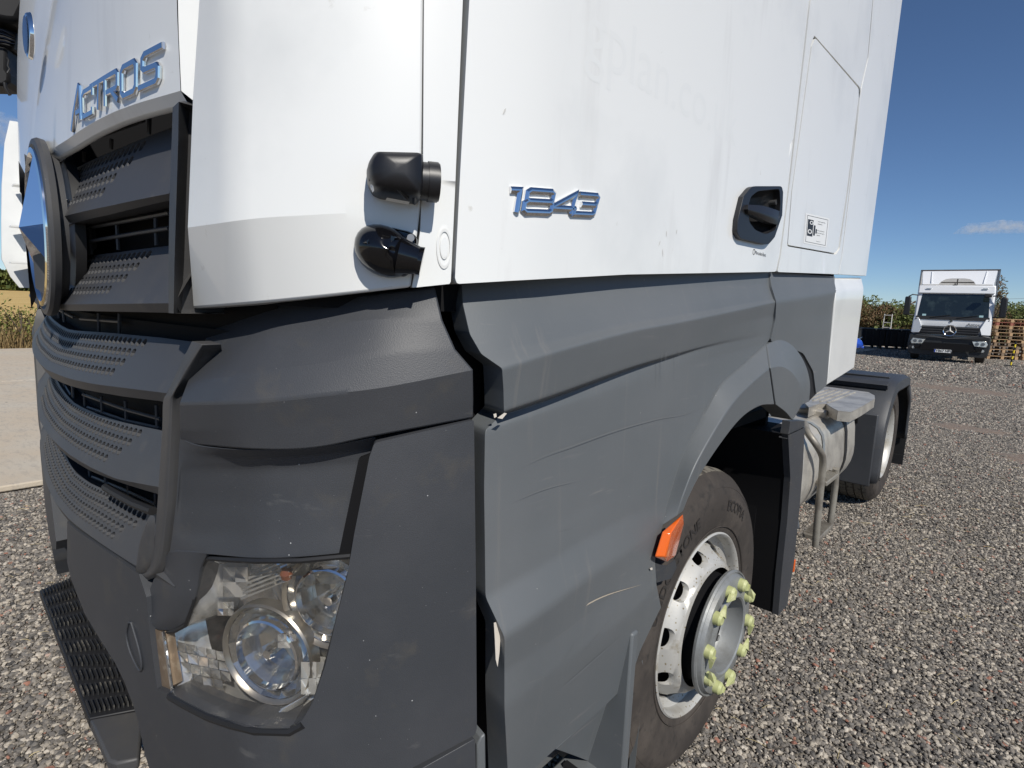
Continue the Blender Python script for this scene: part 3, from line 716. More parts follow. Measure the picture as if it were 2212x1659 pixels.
# side marker ------------------------------------------------------------
def marker():
    mb = MB()
    o = [(1431, 1149), (1475, 1111), (1477, 1132), (1459, 1200), (1440, 1214), (1414, 1203)]
    r = [(1452, 1165), (1447, 1190)]
    base = [at(x, y, .0) for x, y in o]; top = [at(x, y, .022) for x, y in o]; 
    ridge = [at(1449, 1152, .04), at(1438, 1203, .036)]
    # faces: upper bevel, left face, right face
    v = top+ridge+base
    mb.add(v, [(0, 1, 6), (1, 2, 6), (2, 3, 7, 6), (3, 4, 7), (4, 5, 7), (5, 0, 6, 7), (8, 9, 1, 0), (9, 10, 2, 1), (10, 11, 3, 2), (11, 12, 4, 3), (12, 13, 5, 4), (13, 8, 0, 5)])
    return mb.build('side_marker_lamp', 'amber', T, smooth=15, bevel=.003)
marker()
chip([(1410, 1215), (1440, 1222), (1458, 1208), (1462, 1225), (1450, 1250), (1405, 1262)], .004, 'plastic', 'marker_bracket')
chip([(1404, 1228), (1409, 1226), (1410, 1230), (1406, 1232)], .012)

# step well under the door ---------------------------------------------
def stepwell():
    mb = MB(); z0, z1 = .36, .80
    ya, yb = -1.04, -.55
    mb.box((XS-.07, -.8, .30), (.16, .56, .03)); mb.box((XS-.2, -.8, .52), (.04, .55, .46))
    mb.box((XS-.1, yb+.02, .5), (.22, .03, .46)); mb.box((XS-.05, ya-.03, .42), (.1, .05, .3)); mb.box((XS-.01, -.8, .28), (.03, .6, .07))
    o = mb.build('entry_step', 'faded', T, bevel=.006)
    for i in range(9):
        m2 = MB(); m2.box((XS-.07, -1.0+.05*i, .32), (.12, .018, .012)); m2.build('step_tread', 'black', o, smooth=0)
stepwell()
loft('splash_guard', [
    [(1388, 1425, -.03), (1390, 1450, -.03), (1388, 1500, -.03), (1378, 1600, -.03), (1366, 1720, -.03)],
    [(1352, 1484, -.045), (1362, 1500, -.05), (1368, 1530, -.06), (1366, 1600, -.06), (1350, 1720, -.06)],
    [(1200, 1618, -.06), (1260, 1640, -.09), (1300, 1660, -.1), (1280, 1690, -.1), (1250, 1720, -.1)]], AF, T, n=5, m=6, thick=.02, bevel=.002, passes=0)

# ------------------------------------------------------------------ grille of the nose
GF = 'plastic_front'
def xline(pts, d=0):
    """px line right->left  ->  function x -> Vector on the nose"""
    L = sorted([at(x, y, dd) for x, y, dd in pts], key=lambda p: p.x)
    def f(x):
        if x <= L[0].x: a, b = L[0], L[1] if len(L) > 1 else L[0]; return Vector((x, F(x)+(a.y-F(a.x)), a.z+(b.z-a.z)*(x-a.x)/(b.x-a.x)*.6))
        for a, b in zip(L[:-1], L[1:]):
            if x <= b.x:
                t = (x-a.x)/(b.x-a.x); da = a.y-F(a.x); db = b.y-F(b.x)
                return Vector((x, F(x)+da+(db-da)*t, a.z+(b.z-a.z)*t))
        b = L[-1]; return Vector((x, F(x)+b.y-F(b.x), b.z))
    f.x1 = L[-1].x
    return f
def both(mb, name, mt, parent=None, smooth=30, bevel=0):
    m2 = MB(); m2.v = [tuple(mirror_co(Vector(v))) for v in mb.v]; m2.f = [f[::-1] for f in mb.f]; m2.mi = mb.mi
    a = mb.build(name, mt, parent or T, smooth=smooth, recalc=False)
    b = m2.build(name, mt, parent or T, smooth=smooth, recalc=False)
    if bevel: bev(a, bevel); bev(b, bevel)
    return a
def slat(top, bot, lip, x0, xr, holes, pitch=.027, rows=4, lipback=.05):
    """perforated slat: x0..xr metres; face between top and bot lines, lip below; real holes through the face"""
    mb = MB(); cols = int((xr-x0)/pitch)
    def P(u, v, dd=0):
        a, b = top(u), bot(u); p = a.lerp(b, v); n = (b-a).cross(Vector((1, 0, 0))).normalized()
        if n.y > 0: n = -n
        return p+n*dd
    v0, v1 = .03, .84; dv = (v1-v0)/rows
    def rect(ua, ub, va, vb): mb.add([P(ua, va), P(ub, va), P(ub, vb), P(ua, vb)], [(0, 3, 2, 1)])
    xe = holes
    rect_w = (xr-x0)/cols
    for c in range(cols):
        ua, ub = x0+c*rect_w, x0+(c+1)*rect_w
        rect(ua, ub, 0, v0); rect(ua, ub, v1, .9); rect(ua, ub, .9, 1)
        for r in range(rows):
            va, vb = v0+r*dv, v0+(r+1)*dv
            if ub > xe-r*.036: rect(ua, ub, va, vb); continue
            cu = (ua+ub)/2+(.0 if r % 2 else 0); cv = (va+vb)/2; ru = rect_w*.42; rv = dv*.41
            outer = [(ua, va), (cu, va), (ub, va), (ub, cv), (ub, vb), (cu, vb), (ua, vb), (ua, cv)]
            ring = [(cu+ru*math.cos(a), cv-rv*math.sin(a)) for a in [R(135), R(90), R(45), 0, R(-45), R(-90), R(-135), R(180)]]
            vs = [P(*q) for q in outer]+[P(*q) for q in ring]+[P(q[0], q[1]-dv*.10, -.020) for q in [(cu+(a-cu)*.8, cv+(b-cv)*.72) for a, b in ring]]
            fs = [(i, 8+i, 8+(i+1) % 8, (i+1) % 8) for i in range(8)]+[(8+i, 16+i, 16+(i+1) % 8, 8+(i+1) % 8) for i in range(8)]+[tuple(range(16, 24))]
            mb.add(vs, [f[::-1] if False else f for f in fs])
    for c in range(cols):
        ua, ub = x0+c*rect_w, x0+(c+1)*rect_w
        a, b = bot(ua), bot(ub); la, lb = lip(ua), lip(ub)
        mb.add([a, b, lb, la], [(0, 3, 2, 1)])
        mb.add([la, lb, lb+Vector((0, lipback, .004)), la+Vector((0, lipback, .004))], [(0, 3, 2, 1)])
        ta, tb = top(ua), top(ub)
        mb.add([ta, tb, tb+Vector((0, .04, -.01)), ta+Vector((0, .04, -.01))], [(0, 1, 2, 3)])
    return both(mb, 'grille_slat', GF, smooth=25)
XG = at(366, 440, 0).x        # inner edge of the frame
# upper grille: slat 1, slat 2
s1t = xline([(372, 275, -.06), (255, 322, -.06), (150, 371, -.06)]); s1b = xline([(366, 418, 0), (240, 444, 0), (150, 464, 0)]); s1l = xline([(366, 433, -.012), (240, 463, -.012), (150, 484, -.012)])
slat(s1t, s1b, s1l, 0.0, XG, at(318, 300, -.05).x)
s2t = xline([(363, 531, -.06), (255, 545, -.06), (160, 557, -.06)]); s2b = xline([(364, 655, 0), (240, 656.5, 0), (150, 657.5, 0)]); s2l = xline([(364, 675.5, -.01), (240, 673, -.01), (150, 671, -.01)])
slat(s2t, s2b, s2l, 0.0, XG, at(333, 545, -.05).x, lipback=.08)
# frame post at the outer end
def post(rows, name, mt=GF):
    mb = MB(); n = len(rows); vs = []
    for (a, b, c_) in rows: vs += [at(*a), at(*b), at(*c_)]
    for i in range(n-1):
        for j in range(2): mb.add([vs[3*i+j], vs[3*i+j+1], vs[3*i+3+j+1], vs[3*i+3+j]], [(0, 3, 2, 1)])
    k = len(mb.v)
    # depth: turn back inside
    for i in range(n-1):
        a, b = vs[3*i], vs[3*i+3]; mb.add([a, b, b+Vector((.0, .09, 0)), a+Vector((.0, .09, 0))], [(0, 1, 2, 3)])
        a, b = vs[3*i+2], vs[3*i+5]; mb.add([a, b, b+Vector((0, .06, 0)), a+Vector((0, .06, 0))], [(0, 3, 2, 1)])
    a = [vs[0], vs[1], vs[2]]; mb.add(a+[p+Vector((0, .05, 0)) for p in a], [(0, 1, 4, 3), (1, 2, 5, 4)])
    a = vs[-3:]; mb.add(a+[p+Vector((0, .05, 0)) for p in a], [(0, 3, 4, 1), (1, 4, 5, 2)])
    return both(mb, name, mt, smooth=20, bevel=.002)
post([((373, 232, 0), (386, 220, .008), (409, 217, -.02)), ((371, 300, 0), (385, 300, .008), (407, 300, -.02)), ((366, 430, 0), (381, 430, .008), (402, 430, -.02)), ((364, 560, 0), (377, 560, .008), (398, 560, -.02)), ((364, 676, 0), (375, 677, .008), (392, 677, -.02))], 'grille_frame')
mb = MB(); P = [at(x, y, d) for x, y, d in ((364, 668, .004), (300, 667, .004), (240, 666, .004), (150, 664, .004))]
# opening grids
def bars(name, zs_or_lines, verts, depth, rad=.004, parent=None):
    mb = MB()
    for line in zs_or_lines: mb.tube([at(x, y, depth) for x, y in line], rad, 6)
    for (x1, y1), (x2, y2) in verts: mb.tube([at(x1, y1, depth), at(x2, y2, depth)], rad, 6)
    both(mb, name, 'black', parent)
for ln in ([(366, 278), (260, 316), (150, 362)],): pass
def bar(pts, depth, rad=.004, mt=GF): 
    L = [at(x, y, depth) for x, y in pts]
    if len(L) > 2 or abs(L[0].x-L[-1].x) > .12:
        L = sorted(L, key=lambda p: p.x); K = [p for p in L if p.x > 0]
        if len(K) < 2: return
        if L[0].x < 0: K = [Vector((0, F(0)-depth, K[0].z))]+K
        L = K
    elif min(p.x for p in L) < .04 or (L[0]-L[1]).length > .4: return
    mb = MB(); mb.tube(L, rad, 6); both(mb, 'grille_bar', mt)
for ln in ([(366, 460), (270, 478), (165, 497)], [(365, 493), (300, 503), (195, 521)]): bar(ln, -.05)
for a, b in (((193, 492), (198, 550)), ((252, 480), (256, 540)), ((336, 463), (338, 530))): bar([a, b], -.055)
for a, b in (((241, 300), (240, 322)), ((323, 255), (322, 290)), ((181, 328), (181, 350))): bar([a, b], -.055)
for ln in ([(330, 247), (372, 235)], [(310, 260), (200, 300)]): bar(ln, -.07)
# gap between cab and bumper
for ln in ([(259, 695), (174, 689)], [(258, 718), (162, 714)]): bar(ln, -.07)
for a, b in (((174, 676), (162, 714)), ((213, 676), (214, 717)), ((258, 677), (258, 721))): bar([a, b], -.07)
# lower grille slats
XL = at(360, 845, 0).x
b3t = xline([(415, 738, -.05), (345, 729, -.05), (240, 719, -.05), (165, 714, -.05)]); b3b = xline([(360, 849, 0), (270, 838, .002), (200, 829, .004), (150, 818, .006)]); b3l = xline([(352, 867, -.01), (270, 857, -.008), (180, 841, -.006), (150, 833, -.006)])
slat(b3t, b3b, b3l, 0.0, XL, at(337, 735, -.05).x)
b4t = xline([(349, 930, -.05), (270, 913, -.05), (220, 898, -.05), (180, 881, -.05), (150, 863, -.05)]); b4b = xline([(343, 1052, 0), (250, 1034, .002), (195, 1009, .004), (150, 982, .008)]); b4l = xline([(341, 1067, -.01), (277, 1048, -.008), (195, 1017, -.006), (150, 989, -.002)])
slat(b4t, b4b, b4l, 0.0, XL, at(322, 932, -.05).x)
b5t = xline([(339, 1112, -.04), (300, 1095, -.04), (235, 1061, -.04), (195, 1044, -.04), (150, 1009, -.04)]); b5b = xline([(332, 1236, .004), (300, 1226, .004), (247, 1193, .004), (200, 1161, .006), (150, 1122, .01)]); b5l = xline([(330, 1243, -.006), (300, 1236, -.006), (247, 1201, -.006), (200, 1168, -.006), (150, 1128, 0)])
slat(b5t, b5b, b5l, 0.0, XL, at(316, 1105, -.03).x)
# frame strip round the lower grille
loft('lower_grille_frame', [
    [(414, 737, -.01), (388, 790, .0), (362, 846, .004), (352, 868, .004), (350, 930, .004), (341, 1070, .004), (338, 1110, .004), (331, 1190, .004), (318, 1232, .002), (302, 1238, .0)],
    [(438, 744, -.01), (402, 800, .002), (376, 846, .012), (368, 868, .012), (365, 930, .012), (358, 1070, .012), (353, 1130, .012), (346, 1195, .012), (334, 1232, .01), (316, 1248, .004)],
    [(441, 762, -.025), (406, 826, -.01), (384, 851, .0), (383, 880, .0), (381, 950, .0), (375, 1080, 0), (369, 1140, 0), (359, 1215, 0), (346, 1240, 0), (318, 1254, -.004)]], GF, T, n=5, m=4, thick=.03, bevel=.002, passes=1, mir=True)
dome('grille_end_bulge', catmull([(328, 1112), (311, 1160), (302, 1215), (300, 1237), (316, 1236), (331, 1215), (336, 1160), (337, 1118), (328, 1112)], 4)[:-1], [(1, 0.002), (.92, .006), (.7, .009), (.3, .010)], GF, T)
mb = MB(); mb.tube([at(x, y, -.02) for x, y in ((330, 1104), (290, 1088), (250, 1066), (228, 1052))], .009, 8); mb.build('broken_trim_strip', 'black', T)
for ln in ([(347, 905), (270, 884), (180, 852)], [(345, 925), (270, 908), (190, 880)]): bar(ln, -.06)
for x, y, dy in ((147, 838, 26), (182, 848, 33), (219, 856, 38), (271, 866, 42), (338, 875, 50)): bar([(x, y), (x+2, y+dy)], -.06)
for a, b in (((160, 998), (163, 1020)), ((193, 1016), (196, 1042)), ((228, 1031), (230, 1056)), ((277, 1048), (279, 1085)), ((336, 1066), (337, 1110))): bar([a, b], -.06)
bar([(338, 1090), (280, 1063), (200, 1030)], -.06)
mb = MB(); mb.box((.70, F(.7)+.14, at(338, 900, -.06).z), (.3, .02, .16)); both(mb, 'radiator_baffle', 'plastic_front', smooth=0)
mb = MB(); mb.box((.70, F(.7)+.14, at(338, 500, -.06).z), (.36, .02, .13)); both(mb, 'radiator_baffle', 'plastic_front', smooth=0)

# star emblem -----------------------------------------------------------
SC = Vector((.16, F(.16)-.012, 1.655)); SR = .205
def torus_like(mb, r0, prof, n=64):
    """prof [(dr, dy)] around a circle of radius r0 in the XZ plane"""
    k = len(prof); vs = []
    for i in range(n):
        a = 2*math.pi*i/n
        for dr, dy in prof: vs.append(SC+Vector(((r0+dr)*math.sin(a), dy, (r0+dr)*math.cos(a))))
    mb.add(vs, [(i*k+j, i*k+(j+1), ((i+1) % n)*k+j+1, ((i+1) % n)*k+j) for i in range(n) for j in range(k-1)])
EYAW = R(-1.2)
em = MB(); torus_like(em, SR, [(.004, .012), (.006, .0), (.002, -.007), (-.010, -.009), (-.018, -.001), (-.02, .03)])
emo = em.build('star_emblem', GF, T, smooth=25)
mb = MB(); torus_like(mb, SR-.018, [(.002, .0), (.0, -.012), (-.012, -.014), (-.018, .0), (-.018, .03)]); mb.build('chrome_ring', 'chrome', emo, smooth=30)
mb = MB(); c0 = SC+Vector((0, -.042, 0)); Rr = SR-.026
for k in range(3):
    a = R(120*k); t = Vector((math.sin(a), 0, math.cos(a))); s = Vector((math.cos(a), 0, -math.sin(a))); L = Rr; wq = .034
    b = R(60); i1 = (t*math.cos(b)+s*math.sin(b))*wq; i2 = (t*math.cos(b)-s*math.sin(b))*wq
    tip = SC+t*L+Vector((0, -.004, 0)); A_ = SC+i1+Vector((0, .02, 0)); B_ = SC+i2+Vector((0, .02, 0)); tb = SC+t*L+Vector((0, .02, 0))
    mb.add([c0, tip, A_, B_, tb], [(0, 2, 1), (0, 1, 3), (1, 2, 4), (1, 4, 3)])
mb.build('star', 'chrome', emo, smooth=0)
mb = MB(); mb.cyl(SC+Vector((0, .04, 0)), SC+Vector((0, .06, 0)), SR-.018, 48); mb.build('emblem_back', 'black', emo)
# cheeks each side of the emblem
ck = MB(); cl = [at(x, y, d) for x, y, d in ((152, 470, -.075), (156, 572, -.05), (150, 655, -.002), (150, 484, -.0))]
zt_ = SC.z
ck.add([Vector((.06, SC.y-.01, zt_+.19)), Vector((.14, SC.y-.005, zt_+.12)), Vector((.29, F(.2)+.07, zt_+.03)), Vector((.30, F(.2)+.07, zt_-.04)), Vector((.15, SC.y, zt_-.155)), Vector((.06, SC.y-.01, zt_-.2))], [(0, 1, 2), (0, 2, 3), (0, 3, 5), (3, 4, 5)])
both(ck, 'emblem_cheek', GF, smooth=15)
# small round badge high on the hood
mb = MB(); q = Vector((-.06, F(0)-.004, 2.12)); SCb = q
def badge(r, mt, dy0, dy1, nm, par):
    mb = MB(); mb.cyl(q+Vector((0, dy0, 0)), q+Vector((0, dy1, 0)), r, 36, r2=r*.9); return mb.build(nm, mt, par, bevel=.002)
qb = aty(54, 75, F(-.1)-.01); q = qb
rb_ = badge(.052, 'chrome', .012, .002, 'round_badge', T); badge(.042, mat('blue_enamel', (.03, .05, .12), .2), -.0, -.0005, 'badge_disc', rb_)

# headlamp ----------------------------------------------------------------
hl_out = rounded([(447, 1205), (500, 1209), (553, 1212), (650, 1211), (757, 1201), (766, 1205), (750, 1262), (728, 1350), (703, 1446), (680, 1520), (656, 1556), (625, 1570), (553, 1566), (500, 1553), (450, 1536), (395, 1507), (380, 1490), (362, 1420), (352, 1366), (380, 1362), (402, 1350), (420, 1300), (432, 1230)], [8, 0, 0, 0, 0]+[0]*18)
H = thing('tmp', None, None); bpy.data.objects.remove(H)
def lens_sheet():
    P = [at(x, y, -.012) for x, y in dense(hl_out)]
    bm = fill([(to_s(p), p.z) for p in P], [], (.02, .04))
    for v in bm.verts: v.co = from_s(v.co.x, v.co.y, -.012)
    bmesh.ops.recalc_face_normals(bm, faces=bm.faces)
    f = max(bm.faces, key=lambda q: q.calc_area())
    if f.normal.dot(nrm(f.calc_center_median())) < 0: bmesh.ops.reverse_faces(bm, faces=bm.faces)
    return finish(bm, 'headlamp', 'lens', T, 0, 80, False)
hl_lens = lens_sheet()
# gasket round it
mb = MB(); mb.tube([at(x, y, -.013) for x, y in hl_out], .0045, 6, closed=True); mb.build('headlamp_gasket', 'black', hl_lens)
mb = MB(); mb.tube([at(x, y, .004) for x, y in ((368, 1503), (395, 1519), (450, 1547), (500, 1564), (553, 1577), (628, 1579), (655, 1564))], .0075, 8); mb.build('lower_gasket', 'black', hl_lens)
# bowl behind the lens : metres
HC = (at(447, 1205, -.012)+at(553, 1566, -.012)+at(757, 1201, -.012)+at(362, 1420, -.012))/4
def bowl():
    P = [at(x, y, -.013) for x, y in dense(hl_out, step=18)]; n = len(P); mb = MB()
    cz = sum(p.z for p in P)/n; vs = []
    ctr = sum(P, Vector())/n+Vector((-.02, .13, 0))
    rows = [(1, 0), (.98, .2), (.93, .42), (.6, .52), (.0001, .55)]
    for sc_, dp in rows:
        for p in P:
            q = ctr+(p+Vector((-.03, .12, 0))*dp-ctr)*1.0
            q = Vector((ctr.x+(p.x-ctr.x)*sc_, p.y+(ctr.y+.02-p.y)*dp, ctr.z+(p.z-ctr.z)*sc_)) if dp > 0 else p
            vs.append(q)
    mb.add(vs, [(k*n+i, k*n+(i+1) % n, (k+1)*n+(i+1) % n, (k+1)*n+i) for k in range(len(rows)-1) for i in range(n)])
    return mb.build('reflector_bowl', 'mirror', hl_lens, smooth=20)
bowl()
def lamp_frame(az):
    n = Vector((math.sin(R(az)), -math.cos(R(az)), 0)); e = Vector((math.cos(R(az)), math.sin(R(az)), 0)); return n, e, Vector((0, 0, 1))
def reflector(px, py, d, r, az, nm, bulb=True):
    c = at(px, py, d); n, e, k = lamp_frame(az)
    def ring(mb, prof, N=48):
        vs = []; K = len(prof)
        for i in range(N):
            a = 2*math.pi*i/N
            for rr_, h in prof: vs.append(c+e*(rr_*math.cos(a))+k*(rr_*math.sin(a))+n*h)
        mb.add(vs, [(i*K+j, i*K+j+1, ((i+1) % N)*K+j+1, ((i+1) % N)*K+j) for i in range(N) for j in range(K-1)])
    mb = MB(); ring(mb, [(r*1.05, -.02), (r*1.04, .0), (r*1.01, .004), (r*.99, 0), (r*.95, -.004)]); o = mb.build(nm, 'steel_warm', hl_lens, smooth=30)
    mb = MB(); ring(mb, [(r*.95, -.004), (r*.8, -.02), (r*.62, -.045), (r*.40, -.064), (r*.15, -.072), (.001, -.073)], 14); mb.build('reflector_dish', 'dish', o, smooth=0)
    mb = MB(); ring(mb, [(r*.74, -.01), (r*.72, .002), (r*.68, .004), (r*.66, -.008)]); mb.build('inner_ring', 'chrome', o, smooth=30)
    if bulb:
        mb = MB(); mb.cyl(c-n*.07, c-n*.01, .009, 14); mb.cyl(c-n*.012, c-n*.0, .012, 14, r2=.008); mb.build('bulb_cap', 'chrome', o)
        mb = MB(); vs = []; N1, N2 = 20, 8; rl = r*.55
        for j in range(N2+1):
            a = math.pi/2*j/N2
            for i in range(N1):
                t = 2*math.pi*i/N1; vs.append(c+e*(rl*math.cos(t)*math.cos(a))+k*(rl*math.sin(t)*math.cos(a))+n*(rl*.45*math.sin(a)-.03))
        mb.add(vs, [(j*N1+i, j*N1+(i+1) % N1, (j+1)*N1+(i+1) % N1, (j+1)*N1+i) for j in range(N2) for i in range(N1)]); mb.build('projector_lens', 'lens', o)
    return o
M['steel_warm'] = mat('warm_satin_metal', (.5, .46, .4), .3, .9)
reflector(576, 1415, -.05, .090, 27, 'main_beam_reflector')
reflector(708, 1300, -.05, .083, 32, 'dip_beam_reflector')
mb = MB(); q_ = at(619, 1239, -.045); mb.lathe([(.001, -.012), (.008, -.009), (.011, 0), (.008, .009), (.001, .012)], q_, axis='Z', n=14); mb.build('amber_bulb', mat('brown_bulb', (.16, .05, .02), .2), hl_lens)
# faceted turn signal part
def facets():
    rnd = random.Random(5); mb = MB()
    for j in range(6):
        for i in range(5):
            x0 = 378+i*22+j*5; y0 = 1385+j*22+i*5
            if x0 > 478: continue
            d = -.035-.004*i
            q = [at(x0, y0, d+rnd.uniform(-.006, .006)), at(x0+21, y0+4, d+rnd.uniform(-.006, .006)), at(x0+23, y0+24, d+rnd.uniform(-.006, .006)), at(x0+3, y0+20, d+rnd.uniform(-.006, .006))]
            mb.add(q, [(0, 1, 2), (0, 2, 3)])
    mb.build('turn_signal_facets', 'mirror', hl_lens, smooth=0)
    for j in range(7):
        mb = MB(); x0 = 520+j*4; y0 = 1290-j*11
        mb.add([at(x0, y0, -.04), at(x0+105, y0-42, -.05), at(x0+107, y0-37, -.036), at(x0, y0+6, -.036)], [(0, 1, 2, 3)]); mb.build('chrome_step', 'mirror', hl_lens, smooth=0)
    for j in range(5):
        mb = MB(); x0 = 590+j*4; y0 = 1552-j*5
        mb.add([at(x0, y0, -.03), at(x0+65, y0-38, -.04), at(x0+66, y0-35, -.028), at(x0, y0+3, -.028)], [(0, 1, 2, 3)]); mb.build('chrome_step', 'mirror', hl_lens, smooth=0)
    rnd = random.Random(9)
    for (x0, y0, x1, y1, d) in ((455, 1225, 535, 1290, -.05), (470, 1300, 505, 1330, -.045), (650, 1430, 700, 1500, -.04), (600, 1370, 640, 1400, -.05), (540, 1215, 620, 1262, -.06), (480, 1535, 560, 1556, -.03)):
        nx, ny = 3, 2; mb = MB()
        for i in range(nx):
            for j in range(ny):
                a, b = x0+(x1-x0)*i/nx, x0+(x1-x0)*(i+1)/nx; c_, e_ = y0+(y1-y0)*j/ny, y0+(y1-y0)*(j+1)/ny
                mb.add([at(a, c_, d+rnd.uniform(-.01, .01)), at(b, c_, d+rnd.uniform(-.01, .01)), at(b, e_, d+rnd.uniform(-.01, .01)), at(a, e_, d+rnd.uniform(-.01, .01))], [(0, 1, 2), (0, 2, 3)])
        mb.build('mirror_facets', 'mirror', hl_lens, smooth=0)
facets()
panel('inner_marker_reflector', [(324, 1356), (352, 1366), (361, 1420), (372, 1482), (364, 1496), (340, 1486)], 'clear_amber', hl_lens, d=-.004, thick=.02, bevel=.003)
mb = MB(); mb.tube([at(x, y, -.002) for x, y in ((352, 1364), (358, 1400), (364, 1440), (373, 1500))], .003, 6); mb.build('chrome_trim', 'chrome', hl_lens)

# tilt of the whole emblem towards the road side
for o in [emo]:
    o.data.transform(Matrix.Translation(-SC)); o.location = SC; o.rotation_euler = (0, 0, EYAW)
for ch in [c for c in bpy.data.objects if c.parent == emo]:
    ch.data.transform(Matrix.Translation(-SC))

# ------------------------------------------------------------------ wheels
TR = .507
def tyre(par, o, out=1, nm='tyre', wid=.30, dusty=True):
    """lathe about X; outer face at x=o.x"""
    mb = MB(); a = TR
    side = [(.292, -.012), (.300, .0), (.31, .004), (.335, .010), (.38, .016), (.42, .014), (.445, .006), (.468, -.006), (.478, -.016)]
    mb.lathe([(r, x) for r, x in side], o, n=96)
    tr = [(.478, -.016), (.488, -.024), (.497, -.034)]
    mb.lathe(tr, o, n=96)
    inn = [(.497, -wid+.03), (.48, -wid+.01), (.42, -wid-.005), (.3, -wid)]
    mb.lathe(inn, o, n=64)
    t = mb.build(nm, 'tyre', par, smooth=50)
    m2 = MB(); prof = []
    x = -.034
    grooves = [.075, .115, .155, .195, .235]
    prof.append((.497, x))
    for g in (.03, .085, .14, .195, .24):
        xx = -.034-g
        if xx < -wid+.05: break
        prof += [(.503+.002, xx+.005), (.494, xx+.004), (.494, xx-.004), (.505, xx-.005)]
    prof.append((.497, -wid+.03)); m2.lathe(prof, o, n=120)
    m2.build('tread', 'tread', t, smooth=25)
    # raised lettering blocks and rib
    m3 = MB()
    for r in (.322, .452): m3.lathe([(r-.0015, .009 if r < .4 else .001), (r, .0115 if r < .4 else .0035), (r+.0015, .009 if r < .4 else .001)], o, n=96)
    m3.build('sidewall_rib', 'tyre', t)
    return t
def sidewall_text(t, o, s, a0, r, size):
    def mp(u, v):
        a = a0-u/r; rr = r+v
        x = o[0]+(.0165 if .36 < rr < .42 else .0155)+.001
        return Vector((x, o[1]+rr*math.sin(a)*-1, o[2]+rr*math.cos(a)))
    text_mesh('sidewall_lettering', s, 'tyre_letter', t, mp, size=size, bold=.001)
M['tyre_letter'] = mat('worn_rubber_lettering', (.03, .026, .024), .6)
